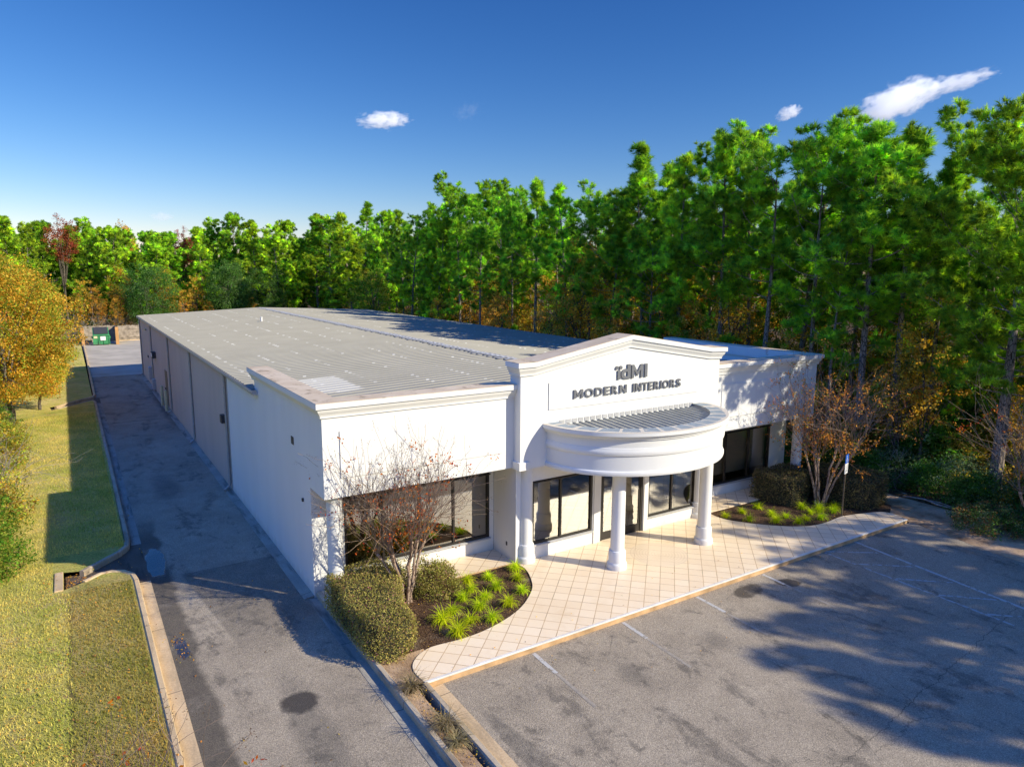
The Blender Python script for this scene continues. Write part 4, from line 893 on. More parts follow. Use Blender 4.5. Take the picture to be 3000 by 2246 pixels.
ORD = ['first', 'second', 'third', 'fourth', 'fifth', 'sixth', 'seventh', 'eighth', 'ninth', 'tenth', 'eleventh', 'twelfth', 'thirteenth', 'fourteenth', 'fifteenth', 'sixteenth', 'seventeenth', 'eighteenth', 'nineteenth', 'twentieth', 'twenty-first', 'twenty-second', 'twenty-third', 'twenty-fourth', 'twenty-fifth', 'twenty-sixth', 'twenty-seventh', 'twenty-eighth', 'twenty-ninth', 'thirtieth', 'thirty-first', 'thirty-second']
FRONT = [(23.6, 1.8, 11.2, 'f'), (23.2, 13.2, 11.6, 'f'), (23.3, 32.6, 12.6, 'f'), (23.6, 36.8, 12.9, 'n'), (24.6, -4.7, 15.0, 'broad'), (27.5, -.6, 13.6, 'n'), (25.0, -.3, 14.7, 'n'), (24.0, .6, 14.9, 'n'), (26.0, 2.4, 15.3, 'f'), (24.5, 3.4, 15.5, 'f'), (26.5, 5.5, 15.9, 'n'), (24.0, 5.9, 15.3, 'f'), (25.5, 7.9, 16.0, 'f'), (24.3, 8.9, 15.5, 'n'), (25.5, 10.9, 15.9, 'f'), (24.0, 11.6, 14.9, 'n'), (26.0, 14.1, 15.0, 'n'), (24.5, 14.9, 14.2, 'n'), (26.0, 17.9, 16.5, 't'), (24.0, 17.5, 13.8, 'f'), (25.5, 21.0, 14.5, 'f'), (24.5, 22.6, 14.4, 'n'), (26.0, 25.9, 14.1, 'n'), (25.0, 27.4, 15.3, 't'), (24.0, 29.2, 14.2, 'f'), (27.0, 35.5, 15.3, 'f'), (29.0, 43.2, 17.5, 'broad'), (26.0, 39.5, 15.2, 'n'), (25.0, 44.2, 14.7, 'f'), (24.0, 47.6, 14.2, 'f'), (26.0, 54.2, 14.9, 'n'), (27.5, 61.8, 15.4, 'f'), (29.0, 73.8, 17.4, 't'), (26.0, 70.2, 15.5, 'f'), (28.0, 84.6, 16.6, 'f')]
NTH = {}; FLAB = {}
for x, y, h, k in sorted(FRONT, key=lambda t: -math.atan2(t[0]-CAM[0], t[1]-CAM[1])):      # right to left as seen from the lot
    zone = 'behind the right parapet' if y < 5.5 else 'behind the entrance gable' if y < 13 else 'beyond the shaded roof edge' if y < 36 else 'past the far roof half'
    NTH[(k, zone)] = NTH.get((k, zone), 0)+1
    lab = f"{KD[k][0]} pine {zone}, {ORD[NTH[(k, zone)]-1]} such from the right"
    if y == -4.7: lab = 'big spreading pine with thick forked limbs at the right edge of the photo'
    if h > 17.4 and k == 'broad': lab = 'wide domed pine rising above its neighbours past the far half of the roof'
    FLAB[(x, y)] = lab
for x, y, h, k in FRONT:
    ps = KD[k][1]; lab = FLAB[(x, y)]
    place(random.choice(ps if y < 40 or k == 'broad' else ps+PD[:2]), x, y, h, label=lab, cat='pine tree', group='pines along the right side of the building', wide=random.uniform(.9, 1.3) if k != 'broad' else 1.1)
BACK = [(30.5, 92.0, 16.8), (27.0, 88.0, 16.6), (23.4, 89.0, 15.6), (21.0, 86.5, 14.6), (18.1, 88.0, 15.4), (15.7, 92.0, 16.5), (14.0, 96.0, 15.8), (11.1, 88.0, 14.2), (7.5, 90.0, 13.5), (4.9, 88.0, 13.1), (2.6, 96.0, 13.9), (.4, 90.0, 14.0), (-1.9, 92.0, 15.1), (-3.5, 97.0, 14.3), (-6.9, 92.0, 14.5), (-8.8, 90.0, 14.0), (-10.3, 88.0, 14.7), (-12.7, 90.0, 14.3), (-15.5, 87, 14.6)]
for i, (x, y, h) in enumerate(BACK[::-1]):
    place(PD[i % 3], x, y, h, label=f"bushy green pine along the back of the yard, {ORD[i]} from the left", cat='pine tree', group='pines behind the yard', wide=random.uniform(1.05, 1.3))
DEEP = 'pine deep in the wood, seen only in gaps between nearer pines'
rng = np.random.default_rng(4)
for y in np.arange(-9, 118, 3.9):
    for x in (30.5, 34.5, 39, 44):
        h = rng.uniform(11.5, 13.6) if y < 60 else rng.uniform(12.5, 15.0); place(random.choice(PF+PN+(PD if y > 40 else PF)), x+rng.uniform(-1.8, 1.8), y+rng.uniform(-1.8, 1.8), h, label=DEEP, cat='pine tree', group='pines deep in the wood')
for x in np.arange(-44, 42, 3.1):
    for y in (100, 105.5, 112): place(random.choice(PD), x+rng.uniform(-1.5, 1.5), y+rng.uniform(-2, 2), rng.uniform(12.5, 14.6), label='bushy pine in the second rank behind the yard, mostly hidden by nearer trees', cat='pine tree', group='second rank pines behind the yard')
# pines standing by the lot outside the picture, whose shadows fall across it
for x, y, h, ps in ((24.2, -27.2, 14.3, PF[0]), (27.5, -24.5, 13.5, PB[0]), (22.0, -28, 13.0, PN[0]), (30.5, -21.5, 14.5, PF[2]), (25.5, -30, 15, PT[1]), (29.5, -14.5, 13.5, PF[1]), (27.0, -8.6, 13.2, PN[1]), (33.5, -27, 15, PF[0]), (25.5, -33, 14, PF[2]), (32, -10, 14, PF[0]), (22.8, -25.8, 13.2, PF[3]), (25.6, -22.6, 12.4, PF[1]), (24.0, -23.6, 10.5, PN[0]), (28.5, -22.0, 13.4, PF[2]), (27.8, -18.8, 11.6, PF[3]), (31.8, -16.6, 12.0, PF[1]), (23.0, -31.5, 13, PF[1])):
    place(ps, x, y, h, label='pine beside the lot, out of the picture, shading the asphalt', cat='pine tree', group='pines beside the parking lot')
for y in np.arange(-12, 84, 6.5):
    for x in (-19, -25, -32): place(random.choice(PD+PF), x+rng.uniform(-2, 2), y+rng.uniform(-2.5, 2.5), rng.uniform(11, 14.5), label='pine beyond the left hand lawn, outside the picture', cat='pine tree', group='pines beyond the left hand lawn')
# ------------------------------------------------------------------ broadleaf trees
OAK = build_broadleaf('golden_oak', 301, 10, 4.6, 5.6, 4.6, 760, 54, .145, YEL, thick=.2, crad=.62)
OAK2 = build_broadleaf('golden_oak', 302, 10, 4.2, 5.2, 4.9, 700, 54, .14, YEL, thick=.18, crad=.6)
DARKT = build_broadleaf('evergreen_oak', 303, 9, 3.6, 4.6, 4.4, 520, 44, .15, DGR, crad=.58)
REDT = build_broadleaf('red_maple', 304, 14, 2.2, 11.0, 3.2, 210, 34, .15, REDP, crad=.42, fill=.35)
GOLDT = build_broadleaf('golden_sapling', 305, 9, 1.7, 5.4, 3.9, 150, 26, .15, GOLD+BRN[3:], crad=.36, fill=.2, thick=.09)
YGT = build_broadleaf('yellow_green_tree', 306, 9, 2.6, 5.6, 3.8, 300, 40, .15, BGR+GOLD[2:3], crad=.5, thick=.12)
place(OAK, -8.1, 30.4, 9.2, .3, label='golden leaved oak at the left edge whose branches reach over the driveway kerb', cat='oak tree', group='golden oaks left of the driveway', z=-.1)
place(OAK2, -9.0, 41.0, 9.6, 1.2, label='taller golden oak behind the one overhanging the driveway kerb', cat='oak tree', group='golden oaks left of the driveway')
place(OAK2, -6.9, 34.6, 5.6, .9, label='small golden oak sapling leaning over the kerb below the two big ones', cat='oak tree', group='golden oaks left of the driveway'); place(OAK, -9.4, 51.0, 9.8, 2.6, label='farthest golden oak of the left hand row, nearest the dumpster', cat='oak tree', group='golden oaks left of the driveway')
place(OAK2, -10.2, 24.0, 5.2, 4.0, label='low golden oak nearest the camera at the left edge, over the grass verge', cat='oak tree', group='golden oaks left of the driveway')
place(OAK, -13, 66.0, 10.0, 5.0, label='golden oak half hidden behind the left hand row of oaks', cat='oak tree', group='golden oaks left of the driveway')
place(DARKT, 3.9, 84.2, 9.6, .5, label='dark evergreen oak overhanging the back fence beside the dumpster enclosure', cat='oak tree', group='evergreen oaks behind the yard')
place(DARKT, 13.6, 84.5, 10.2, 2.1, label='left one of two dark evergreen oaks rising above the far roof edge', cat='oak tree', group='evergreen oaks behind the yard')
place(DARKT, 19.0, 85.0, 9.4, 4.1, label='right one of two dark evergreen oaks rising above the far roof edge', cat='oak tree', group='evergreen oaks behind the yard')
place(REDT, -4.85, 91.2, 15.1, .4, label='scarlet maple showing above the pines at the far left', cat='maple tree'); place(REDT, 9.3, 91.0, 14.1, 2.4, label='smaller red maple above the pines left of the roof ridge', cat='maple tree', wide=.75)
GL = 'golden sapling among the pine trunks of the wood'
place(GOLDT, 2.4, 97, 15.3, 1, label='pale orange treetop above the pines between the two red maples', cat='tree', wide=.8)
for x, y, h in ((24.2, 19.5, 11.3), (24.4, 21.2, 10.2), (24.0, 31.0, 9.5), (24.6, 8.2, 9.8), (24.2, -2.0, 8.2), (24.8, 38.5, 9.8), (23.2, 10.2, 7.4), (23.0, 16.2, 7.9), (23.4, 22.6, 6.8), (23.1, 29.4, 7.2), (23.6, 4.2, 6.2), (23.9, -1.0, 6.6), (24.3, 13.0, 9.6), (24.6, 18.8, 9.2), (24.8, 25.2, 8.6), (24.4, 34.6, 8.2), (23.4, 40.5, 6.4), (25.5, 15.6, 9.5), (26.8, 13.2, 10.2), (27.5, 5.0, 8.0), (28.2, 10, 9), (27.6, 20, 8.5), (27, 31, 8), (28.5, .5, 8.6), (26.0, 1.2, 6.4), (27, -4.6, 5.6), (28, 26, 9), (28, 40, 9)):
    place(GOLDT, x, y, h, label=GL, cat='tree', group='golden saplings in the wood')
for x, y, h in ((27.5, 48, 10), (24, 58, 9), (26.5, 12.2, 7), (27.6, 7.2, 7.5), (28, 2.2, 9), (29.5, -3, 8.5), (27, 24, 8)):
    place(YGT, x, y, h, label='yellow green broadleaf tree filling the wood between pine trunks', cat='tree', group='broadleaf trees in the wood')
for x, y, h in ((.4, 83.8, 5.2), (7.6, 84.2, 6.2), (-1.6, 84.4, 6.6), (9.8, 86, 8), (.9, 86.5, 9.0), (-3.2, 86.6, 7.5), (6.2, 86, 9), (11, 83.8, 4.5), (16.4, 84, 5)):
    place(GOLDT, x, y, h, label='golden vine hung sapling along the back fence of the yard', cat='tree', group='golden saplings behind the fence', wide=1.1)
# ------------------------------------------------------------------ understory
SB = build_shrub('brown_thicket', 401, 1.5, 3.0, 150, 32, .12, BRN, .36, 12); SO = build_shrub('olive_thicket', 402, 1.6, 3.2, 150, 34, .12, OLV, .36, 10); SG = build_shrub('green_thicket', 403, 1.5, 2.6, 140, 36, .12, DGR+BGR[:1], .36, 8)
SM = build_shrub('maroon_thicket', 404, 1.5, 3.6, 150, 34, .11, MAR, .34, 8); SS = build_shrub('sage_bush', 405, 1.3, 2.2, 150, 40, .055, SAGE, .26, 12); SY = build_shrub('yellow_thicket', 406, 1.1, 2.6, 110, 30, .11, GOLD+OLV[:2], .32, 9)
TB = build_twig_bush(410, 1.4, 2.8, 26)
rng = np.random.default_rng(8); kinds = [(SB, 'brown leaved'), (SO, 'olive leaved'), (SG, 'dark green'), (SY, 'yellow leaved'), (SB, 'brown leaved'), (SY, 'yellow leaved')]
for y in np.arange(-8, 80, 2.3):
    for x in (22.9, 24.9, 28.2, 32, 36):
        if x > 32 and y > 40: continue
        k, nm = kinds[rng.integers(len(kinds))] if y > 7 else ((SG, 'dark green'), (SO, 'olive leaved'), (SG, 'dark green'))[rng.integers(3)]; s = rng.uniform(1.1, 2.3) if x > 26 else rng.uniform(.9, 1.7) if x > 24 else rng.uniform(.45, .95)
        place(k, x+rng.uniform(-1, 1), y+rng.uniform(-1, 1), sc=s, label=f"{nm} thicket filling the understory of the right hand wood", cat='bush', group=f"{nm} thickets in the wood")
for y in np.arange(84, 92, 3.4):
    for x in np.arange(-14, 26, 2.6):
        k, nm = kinds[rng.integers(len(kinds))]; place(k, x+rng.uniform(-.8, .8), y+rng.uniform(-.8, .8), sc=rng.uniform(.8, 1.5), label=f"{nm} thicket behind the yard fence under the pines", cat='bush', group=f"{nm} thickets behind the fence")
place(SM, 22.8, 44, sc=1.6, label='large maroon bush above the far right edge of the roof', cat='bush'); place(SM, 22.6, 62, sc=1.1, label='low maroon bush by the farthest corner of the roof', cat='bush')
for x, y, s, lab in ((-2.6, 83.6, 1.5, 'left one of two tangles of bare twigs above the dumpster enclosure'), (.4, 83.4, 1.3, 'right one of two tangles of bare twigs above the dumpster enclosure'), (-6.0, 70, 1.4, 'bare grey bush between the golden oaks and the dumpster')): place(TB, x, y, sc=s, label=lab, cat='bush', group='bare twig bushes at the back')
# left edge hedgerow
LB = build_shrub('verge_bush', 420, 1.15, 2.0, 130, 40, .085, BGR+OLV[:2], .30, 8); LB2 = build_shrub('verge_bush', 421, 1.3, 2.4, 140, 40, .085, OLV+YEL[2:4], .32, 10)
place(LB, -7.55, 7.0, sc=1.0, label='bright green bush at the left edge, nearest the camera on the grass verge', cat='bush'); place(LB, -7.75, 9.4, sc=1.15, rz=2.0, label='second bright green bush from the camera on the left grass verge', cat='bush'); place(LB2, -7.7, 12.2, sc=1.1, label='olive bush at the left edge between the green bushes and bare grey twigs', cat='bush')
place(build_twig_bush(422, 1.4, 2.4, 30), -7.9, 16.0, sc=1.25, label='bare grey twiggy bush at the left edge of the lawn', cat='bush'); place(LB2, -8.3, 20.0, sc=1.3, rz=1, label='golden olive bush below the nearest oak at the left edge', cat='bush'); place(LB2, -8.3, 24.0, sc=1.15, rz=3, label='olive bush in the shade under the overhanging golden oak', cat='bush'); place(SG, -9.0, 29, sc=.9, label='dark green bush under the golden oak on the left', cat='bush')
place(LB, -9.6, 3.6, sc=1.1, rz=4, label='green bush just outside the left edge of the photo', cat='bush'); place(SY, -8.5, 40, sc=1.0, label='yellow bush under the taller golden oak on the left', cat='bush'); place(SO, -7.2, 62, sc=1.1, label='olive bush beside the driveway kerb near the dumpster', cat='bush')
# right edge bushes
place(SS, 23.6, -1.6, sc=1.15, label='sage green wispy bush left of its twin behind the sandy verge', cat='bush', group='sage bushes by the sandy verge'); place(SS, 23.9, -3.9, sc=1.2, rz=2, label='sage green wispy bush right of its twin, below the big pine', cat='bush', group='sage bushes by the sandy verge'); place(SS, 23.2, -6.3, sc=1.1, rz=4, label='sage bush at the right edge behind the clipped mound', cat='bush', group='sage bushes by the sandy verge')
place(SG, 22.8, -4.6, sc=.62, label='small dark green bush between the sage bushes and the fallen stick', cat='bush'); place(SG, 22.7, .6, sc=.75, label='dark green bush behind the long right hand hedge', cat='bush'); place(SG, 21.9, 2.4, sc=.8, label='dark green bush beside the far right corner column', cat='bush'); place(SY, 23.3, -5.6, sc=.5, label='small yellow bush behind the clipped mound at the right', cat='bush')
place(build_twig_bush(430, .8, 1.5, 12), 23.0, -1.5, sc=1.0, label='leafless bleached bush at the woodland edge past the right hand hedge', cat='bush')
MOUND = build_shrub('clipped_mound', 431, 1.25, 1.05, 230, 44, .06, DGR+SAGE+BRN[:1], .20, 8)
place(MOUND, 21.2, -6.1, sc=1.12, label='rounded dark green shrub on the sandy verge at the right edge', cat='bush')
b = MB().tube([(21.9, -2.7, .02), (22.1, -3.4, .06), (21.95, -4.0, .03), (22.0, -4.6, .02)], [.015, .025, .03, .022], 5).tube([(22.05, -3.2, .03), (22.25, -3.9, .04), (22.15, -4.5, .02)], [.01, .02, .015], 5); tag(b.build('fallen_branch', DEADW), 'bleached fallen branch lying along the sandy verge', 'branch')
# ------------------------------------------------------------------ hedges
def hedge(poly, h, seed, pal, label, dens=900, size=.055, z=-.04, bulge=.07, name='clipped_hedge'):
    rng = np.random.default_rng(seed); root = thing(name, (poly[0][0], poly[0][1], z), label, 'hedge'); ox, oy = poly[0]
    P2 = np.array(poly, float)
    nx_ = np.roll(P2, -1, 0); P2 = np.stack([P2*.82+nx_*.18, P2*.18+nx_*.82], 1).reshape(-1, 2)
    P2 = P2-np.array([ox, oy]); n = len(P2); a = sum(P2[i][0]*P2[(i+1) % n][1]-P2[(i+1) % n][0]*P2[i][1] for i in range(n))
    if a < 0: P2 = P2[::-1]
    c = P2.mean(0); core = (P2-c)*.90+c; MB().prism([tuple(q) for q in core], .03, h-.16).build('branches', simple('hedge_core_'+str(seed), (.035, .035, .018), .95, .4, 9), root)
    pos = []
    for i in range(n):
        p, q = P2[i], P2[(i+1) % n]; e = q-p; ln = np.linalg.norm(e); nn = np.array([e[1], -e[0]])/ln; k = int(ln*h*dens); u = rng.uniform(0, 1, k); zz = rng.uniform(.02, 1, k)*h
        rnd = -.16*np.clip((zz/h-.72)/.28, 0, 1)**2-.06*np.clip((.2-zz/h)/.2, 0, 1); gx_, gy_ = p[0]+e[0]*u, p[1]+e[1]*u; o = rng.normal(0, .045, k)-.02+rnd+bulge*np.sin(gx_*4.3+gy_*2.9)*np.sin(zz*4+gx_*2)*.8
        pos.append(np.stack([p[0]+e[0]*u+nn[0]*o, p[1]+e[1]*u+nn[1]*o, zz], 1))
    mn, mx = P2.min(0), P2.max(0); k = int((mx-mn).prod()*dens*1.15); q = rng.uniform(mn, mx, (k, 2)); ins = np.ones(k, bool)
    ins = np.zeros(k, bool)
    for i in range(n):
        p, r = P2[i], P2[(i+1) % n]; cnd = ((p[1] > q[:, 1]) != (r[1] > q[:, 1])) & (q[:, 0] < (r[0]-p[0])*(q[:, 1]-p[1])/(r[1]-p[1]+1e-9)+p[0]); ins ^= cnd
    q = q[ins]; zz = h-.02+rng.normal(0, .04, len(q))+.05*np.sin(q[:, 0]*4.1)*np.sin(q[:, 1]*3.3)
    dmin = np.full(len(q), 9.)
    for i in range(n):
        p, r = P2[i], P2[(i+1) % n]; e = r-p; t = np.clip(((q-p)@e)/(e@e), 0, 1); dmin = np.minimum(dmin, np.linalg.norm(q-p-t[:, None]*e, axis=1))
    zz -= .13*np.clip(1-dmin/.22, 0, 1)**2; pos.append(np.column_stack([q, zz])); pos = np.concatenate(pos)
    cols = pick(rng, pal, len(pos)); mean = cols.mean(0); cols = mean+(cols-mean)*.75; cols = cols*(1+.22*np.sin(pos[:, :1]*5.3+pos[:, 1:2]*3.1)*np.sin(pos[:, 2:3]*6+pos[:, :1]*2)); V, C = leaf_quads(rng, pos, np.full(len(pos), size), cols, .3, .62); tris_obj('foliage', V, C, HEDGEL, root, per=4); return root
HP = [((.26, .27, .06), 4), ((.42, .40, .09), 4), ((.48, .37, .12), 2.4), ((.21, .11, .065), 1.6), ((.30, .16, .13), .6), ((.36, .33, .11), 1.0), ((.50, .10, .24), .16)]
HPD = [((.15, .145, .05), 4), ((.21, .18, .07), 3), ((.16, .105, .065), 2.4), ((.085, .09, .035), 3), ((.21, .17, .08), 1)]
hedge([(.04, -3.05), (.62, -3.12), (1.12, -2.92), (1.22, -2.3), (1.30, -1.5), (1.75, -.75), (1.75, .50), (.98, .62), (.02, .55), (-.04, -1.3)], .94, 1, HP, 'boxy clipped hedge with reddish leaf tips at the front left corner of the building', 1700, .043)
BUSHP = build_shrub('rounded_shrub', 440, .78, 1.22, 210, 62, .044, HP, .19, 8, HEDGEL); place(BUSHP, 2.86, -.42, sc=1.08, label='rounded olive shrub right of the bare crape myrtle by the left window', cat='bush')
WHP = HP[:3]+[((.62, .58, .55), 1.6)]; place(build_shrub('white_flowering_shrub', 441, .62, 1.0, 120, 44, .05, WHP, .18, 6, HEDGEL), 1.95, .42, sc=1.0, label='shrub flecked with small white blossoms behind the clipped corner hedge', cat='bush')
hedge([(16.75, -.35), (17.0, -1.2), (17.6, -1.35), (18.2, -1.0), (18.9, -.7), (18.95, .55), (16.8, .55)], 1.10, 2, HPD, 'dark clipped hedge left of the right hand crape myrtle, under the window', 700, .06)
hedge([(18.55, -2.05), (19.0, -2.85), (19.8, -3.0), (20.7, -2.75), (21.1, -2.2), (20.9, -1.0), (20.2, -.2), (19.0, -.2)], 1.12, 3, HPD, 'dark clipped hedge right of the accessible parking sign', 700, .06)
# ------------------------------------------------------------------ crape myrtles
def build_myrtle(seed, H, stems, leafn, leaf_pal, spread=1.0, whip=13, frond=0, label=None, loc=(0, 0, 0), seedn=1.0, group='crape myrtles by the building'):
    rng = np.random.default_rng(seed); root = thing('crape_myrtle', loc, label, 'crape myrtle', group); tk = MB(); br = MB(); tips = []; whips = []
    for k in range(stems):
        a = k*6.28/stems+rng.uniform(-.3, .3); rk = rng.uniform(.25, 1.0)*spread; hk = rng.uniform(.34, .46)*H
        p0 = np.array([math.cos(a)*.13, math.sin(a)*.13, -.08]); pk = np.array([math.cos(a)*rk, math.sin(a)*rk, hk]); pts = []
        for t in np.linspace(0, 1, 7):
            pts.append(p0*(1-t)+pk*t+np.array([math.cos(a), math.sin(a), 0])*-.10*math.sin(t*math.pi)*rk+(rng.normal(0, .022, 3) if 0 < t < 1 else 0))
        tk.tube(pts, [.058, .048, .043, .038, .035, .035, .046], 8); tk.lathe([(0, -.05), (.05, -.03), (.058, .02), (.03, .06), (0, .065)], pk[0], pk[1], pk[2], 7)
        nw = whip+rng.integers(-2, 3)
        for j in range(nw):
            aa = a+rng.normal(0, 1.1); tilt = rng.uniform(.05, 1.05)*(.8+.3*spread); d = nrm(np.array([math.cos(aa)*tilt*.8*spread, math.sin(aa)*tilt*.8*spread, 1.0])); twig_grow(rng, br, pk+rng.normal(0, .02, 3), d, (H-hk)*rng.uniform(.5, .98), .0105, 1, .035, 6, (3, 6), tips, .0038)
    tk.build('trunk', MBARK, root, smooth=True); br.build('branches', TWIG, root)
    # seed heads at the twig ends
    tp_ = np.array([t[0] for t in tips]); td = np.array([t[1] for t in tips])
    sel = rng.uniform(0, 1, len(tp_)) < .75*seedn; ps = np.repeat(tp_[sel], 16, 0)-np.repeat(td[sel], 16, 0)*rng.uniform(0, .26, (int(sel.sum())*16, 1)); ps = ps+rng.normal(0, .045, ps.shape)
    V, C = leaf_quads(rng, ps, np.full(len(ps), .021), pick(rng, [((.16, .10, .06), 3), ((.09, .055, .035), 3), ((.25, .17, .10), 1)], len(ps)), 0, .9); tris_obj('seed_heads', V, C, HEDGEL, root, per=4)
    cen = tp_[rng.choice(len(tp_), leafn)]; low = rng.uniform(0, 1, leafn) < .45; cen[low] = cen[low]*np.array([.55, .55, .62])
    ps = np.repeat(cen, 9, 0)+rng.normal(0, .085, (leafn*9, 3)); V, C = leaf_quads(rng, ps, np.full(len(ps), .072), pick(rng, leaf_pal, len(ps)), .2, .6)
    VV, CC = [V], [C]
    for k in range(frond):     # drooping fronds that kept two rows of leaves
        i = rng.integers(len(tp_)); p, d = tp_[i], nrm(td[i]*.5+np.array([0, 0, 1.])*rng.uniform(-.7, .9)+rng.normal(0, .3, 3)); c = pick(rng, leaf_pal, 1)[0]
        s = nrm(np.cross(d, rng.normal(0, 1, 3))); fl = rng.uniform(.22, .42)
        for t in np.linspace(0, fl, 9):
            d = nrm(d+np.array([0, 0, -.09])); p = p+d*fl/9
            for g_ in (-1, 1):
                if rng.uniform() < .2: continue
                q = p; e = q+(s*g_+rng.normal(0, .3, 3))*.055*(1-.5*t/fl)+d*.03; w_ = d*.013; m1 = (q+e)/2+w_; m2 = (q+e)/2-w_; VV.append(np.array([q, m1, e, m2])); CC.append(np.repeat((c*rng.uniform(.6, 1.3))[None], 4, 0))
    tris_obj('leaves', np.concatenate(VV), np.concatenate(CC), LEAF, root, per=4); return root
ORG = [((.50, .12, .025), 4), ((.60, .20, .03), 3), ((.62, .32, .05), 2), ((.38, .06, .035), 3)]
RUS = [((.52, .19, .06), 4), ((.68, .25, .06), 3), ((.36, .12, .06), 3), ((.72, .34, .08), 1.5), ((.22, .24, .05), 1.2), ((.13, .17, .04), .8)]
build_myrtle(501, 3.75, 8, 160, ORG+RUS[:3], .92, 15, 8, 'nearly bare crape myrtle with a few orange leaves before the left front window', (1.92, -.5, -.03))
build_myrtle(502, 4.75, 7, 520, RUS, 1.1, 12, 80, 'crape myrtle with rusty orange leaves beside the right end of the facade', (18.25, -1.58, -.03), 1.6)
build_myrtle(503, 4.6, 7, 70, ORG, 1.1, 11, 8, 'crape myrtle with scattered orange leaves cut off by the right edge', (21.6, -7.35, -.06))
build_myrtle(504, 2.55, 5, 26, ORG, .8, 7, 1, 'topmost twigs of a crape myrtle poking up at the bottom left edge', (-4.9, -7.6, 0.0), group=None)
# ------------------------------------------------------------------ bed plants
def build_clump(seed, n, ln, c_lo, c_hi, up_=.9, wd=.014, name='lily_clump'):
    rng = np.random.default_rng(seed); V = []; C = []
    for k in range(n):
        a = rng.uniform(0, 6.28); t = rng.uniform(.15, 1.0); p = np.array([rng.normal(0, .05), rng.normal(0, .05), 0]); L_ = ln*rng.uniform(.7, 1.15); h = np.array([math.cos(a), math.sin(a), 0]); s = np.array([-math.sin(a), math.cos(a), 0])*wd
        cc = np.array(c_lo)+(np.array(c_hi)-np.array(c_lo))*rng.uniform(); pts = [p]; el = rad(88-30*t)
        for i in range(4): p = p+(h*math.cos(el)+np.array([0, 0, 1])*math.sin(el)*up_)*L_/4; pts.append(p); el -= rad(14+34*t)
        pts = [np.array([q[0], q[1], max(q[2], .012)]) for q in pts]
        for i in range(4):
            w0, w1 = s*(1-.22*i), s*(1-.22*(i+1)) if i < 3 else s*.08; V.append(np.array([pts[i]-w0, pts[i]+w0, pts[i+1]+w1, pts[i+1]-w1])); C.append(np.repeat((cc*(.8+.12*i))[None], 4, 0))
    return tag(tris_obj(name, np.concatenate(V), np.concatenate(C), LEAF, None, per=4))
LIL = [build_clump(601+i, 110, .52, (.34, .50, .014), (.78, .84, .032), 1.05, .013) for i in range(3)]
LEFTL = [(3.80, -.42), (3.66, -.93), (3.22, -1.28), (4.45, -.55), (4.30, -1.18), (5.42, -.42), (5.12, -1.02), (4.80, -1.72), (3.74, -1.52), (3.34, -1.95), (4.08, -2.18), (2.62, -1.80), (2.18, -2.08), (2.80, -2.42), (2.26, -2.80), (3.30, -2.66)]
RIGHTL = [(14.2, -.62), (15.05, -.65), (15.97, -.62), (14.62, -1.30), (15.72, -1.39), (15.28, -1.90), (16.0, -1.78), (15.9, -2.36), (16.41, -2.32), (17.08, -2.02), (17.3, -1.5), (16.9, -2.55), (17.5, -2.07), (18.4, -2.1), (17.95, -2.35), (17.75, -1.9)]
used_l = set()
def lily(i, x, y, s, lab, grp):
    p = LIL[i % 3]
    if i % 3 in used_l: o = p.copy(); COL.objects.link(o)
    else: used_l.add(i % 3); o = p
    o.location = (x, y, -.03); o.rotation_euler = (0, 0, random.uniform(0, 6.28)); o.scale = (s, s, s*random.uniform(.9, 1.05)); tag(o, lab, 'plant', grp)
def pos_words(pts, i):
    order = sorted(range(len(pts)), key=lambda k: pts[k][0]); return ORD[order.index(i)]
for i, (x, y) in enumerate(LEFTL): lily(i, x, y, random.uniform(.66, .88)*(1.15 if i in (12, 14, 4) else 1), f"yellow green strap leaf clump in the left bed, {pos_words(LEFTL, i)} from the hedge end", 'strap leaf clumps in the left bed')
for i, (x, y) in enumerate(RIGHTL): lily(i, x, y, random.uniform(.58, .82), f"green strap leaf clump in the right bed, {pos_words(RIGHTL, i)} from the entrance end", 'strap leaf clumps in the right bed')
DRY = [build_clump(620+i, 150, .62, (.20, .17, .075), (.40, .33, .20), .9, .010, 'dry_grass_tuft') for i in range(2)]
for o, (x, y, lab) in zip(DRY, ((.36, -4.30, 'dry tan grass tuft on the kerb island, nearer the paving tip'), (.40, -5.75, 'dry tan grass tuft on the kerb island, farther from the paving'))): o.location = (x, y, -.03); tag(o, lab, 'grass tuft', 'dry grass tufts on the island')
o = DRY[1].copy(); COL.objects.link(o); o.location = (.38, -6.25, -.04); o.scale = (.8, .8, .6); o.rotation_euler = (0, 0, 2); tag(o, 'low dry grass tuft on the kerb island just below the taller one', 'grass tuft', 'dry grass tufts on the island')
# ------------------------------------------------------------------ loose leaves and lawn blades
rng = np.random.default_rng(77)
def scatter(n, x0, x1, y0, y1, z): return np.column_stack([rng.uniform(x0, x1, n), rng.uniform(y0, y1, n), np.full(n, z)+rng.uniform(.004, .02, n)])
P_ = np.concatenate([scatter(2200, -9, -4.15, -9, 6, .03), scatter(1600, -9, -4.15, 6, 34, .03), scatter(160, -4.1, -3.7, -8, 30, .03), scatter(220, -5.7, -5.2, 5.0, 6.2, -.14), scatter(70, -3.6, -3.25, -.4, 1.1, -.146), scatter(40, -3.62, -.3, -8, 4, -.146)])
V, C = leaf_quads(rng, P_, np.full(len(P_), .055), pick(rng, GOLD+BRN[:3], len(P_)), 3.0); tag(tris_obj('fallen_leaves', V, C, LEAF, None, per=4), 'scattered tan and gold leaves lying on the lawn and driveway edge', 'leaves', None, 'stuff')
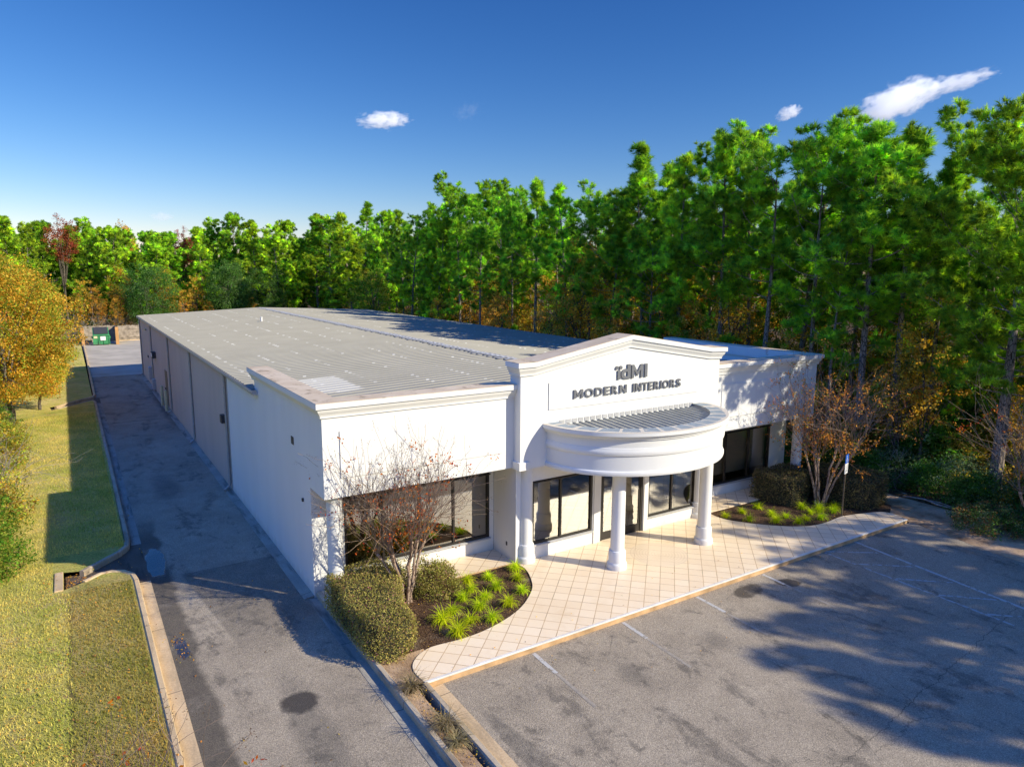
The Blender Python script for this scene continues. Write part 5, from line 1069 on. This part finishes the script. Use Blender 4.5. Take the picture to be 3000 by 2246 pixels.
P_ = np.concatenate([scatter(500, .3, 5.2, -3.6, -.05, -.028), scatter(300, 14.2, 20.5, -2.9, -.1, -.03), scatter(60, 1.5, 19, -4.1, -2.9, .003), scatter(60, 2, 17, -6.5, -4.3, -.146), scatter(260, .22, .65, -9, -4.2, -.02)])
V, C = leaf_quads(rng, P_, np.full(len(P_), .045), pick(rng, BRN+GOLD[:2], len(P_)), 3.0); tag(tris_obj('bed_litter', V, C, LEAF, None, per=4), 'brown leaf litter lying on the mulch beds and paving edge', 'leaves', None, 'stuff')
n = 130000; gx = -4.14-rng.uniform(0, 1, n)**1.3*5.2; gy = -8+rng.uniform(0, 1, n)**1.4*40
ok = ~((gx > -6.0) & (gy > 4.7) & (gy < 7.6)); gx, gy = gx[ok], gy[ok]; n = len(gx)
base = np.column_stack([gx, gy, np.full(n, -.005)]); hh = rng.uniform(.03, .085, n); a = rng.uniform(0, 6.28, n); s = np.column_stack([np.cos(a), np.sin(a), np.zeros(n)])*.011
tip = base+np.column_stack([rng.normal(0, .02, n), rng.normal(0, .02, n), hh]); V = np.stack([base-s, base+s, tip], 1).reshape(-1, 3)
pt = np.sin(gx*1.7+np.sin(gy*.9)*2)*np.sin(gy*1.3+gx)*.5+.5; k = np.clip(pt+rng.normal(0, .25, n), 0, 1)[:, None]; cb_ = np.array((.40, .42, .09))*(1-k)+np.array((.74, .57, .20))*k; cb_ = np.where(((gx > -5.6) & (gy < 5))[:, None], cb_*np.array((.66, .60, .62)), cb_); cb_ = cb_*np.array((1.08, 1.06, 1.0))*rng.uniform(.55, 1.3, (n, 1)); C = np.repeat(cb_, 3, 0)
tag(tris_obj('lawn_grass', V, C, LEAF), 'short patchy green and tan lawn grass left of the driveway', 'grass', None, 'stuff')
# ------------------------------------------------------------------ clouds
def cloud_mat(name, dens, nsc, seed, thr=.46):
    b = NB(name); p = b.obj(); q = b.vmath('ADD', p, (seed*3.1, seed*1.7, 0))
    r = b.vmath('LENGTH', p); nz = b.noise(b.vmath('MULTIPLY', q, (1.5, 1, 1)), nsc, 6, .62); nz2 = b.noise(q, nsc*3.3, 5, .6)
    f_ = b.math('SUBTRACT', b.math('ADD', b.math('MULTIPLY', nz, 1.15), b.math('MULTIPLY', nz2, .35)), b.math('ADD', thr, b.math('MULTIPLY', b.math('POWER', r, 2.0), .62)))
    d = b.math('MULTIPLY', b.math('MULTIPLY', f_, 6, clamp=True), dens)
    v = b.n('ShaderNodeVolumePrincipled'); v.inputs['Color'].default_value = (1, 1, 1, 1); v.inputs['Anisotropy'].default_value = .0; b.l(d, v.inputs['Density']); b.l(b.math('MULTIPLY', d, .15), v.inputs['Emission Strength'])  # vapour also glows faintly, an added stand-in for scattered skylight
    b.l(v.outputs[0], b.out.inputs['Volume']); return b.m
def cloud(az, el, dist, sx, sy, sz_, tilt, m, label):
    import bmesh
    me = bpy.data.meshes.new('cloud'); bm = bmesh.new(); bmesh.ops.create_icosphere(bm, subdivisions=3, radius=1.0); bm.to_mesh(me); bm.free(); me.materials.append(m)
    o = bpy.data.objects.new('cloud', me); COL.objects.link(o); a, e = rad(az), rad(el); o.location = Vector(CAM)+Vector((math.sin(a)*math.cos(e), math.cos(a)*math.cos(e), math.sin(e)))*dist
    o.scale = (sx, sy, sz_); o.rotation_euler = (0, rad(-tilt), -a); return tag(o, label, 'cloud', 'small clouds in the blue sky')
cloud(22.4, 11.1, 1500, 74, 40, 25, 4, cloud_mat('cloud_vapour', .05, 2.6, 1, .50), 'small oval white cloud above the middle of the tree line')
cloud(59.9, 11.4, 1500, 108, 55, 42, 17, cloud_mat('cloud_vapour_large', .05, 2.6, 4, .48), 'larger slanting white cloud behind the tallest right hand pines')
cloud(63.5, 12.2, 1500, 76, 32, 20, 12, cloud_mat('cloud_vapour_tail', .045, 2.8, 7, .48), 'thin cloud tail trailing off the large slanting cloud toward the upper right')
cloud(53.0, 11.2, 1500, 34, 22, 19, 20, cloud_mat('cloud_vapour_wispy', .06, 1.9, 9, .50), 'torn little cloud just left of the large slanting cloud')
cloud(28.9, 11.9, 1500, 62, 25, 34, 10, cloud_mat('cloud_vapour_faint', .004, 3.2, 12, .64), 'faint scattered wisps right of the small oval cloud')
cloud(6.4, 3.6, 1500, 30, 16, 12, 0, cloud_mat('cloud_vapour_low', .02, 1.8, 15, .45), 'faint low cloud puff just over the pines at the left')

for o in [o for o in bpy.data.objects if o.type == 'EMPTY' and o.parent is None and 'label' not in o]:      # variants that were never planted
    for ch in list(o.children): bpy.data.objects.remove(ch)
    bpy.data.objects.remove(o)
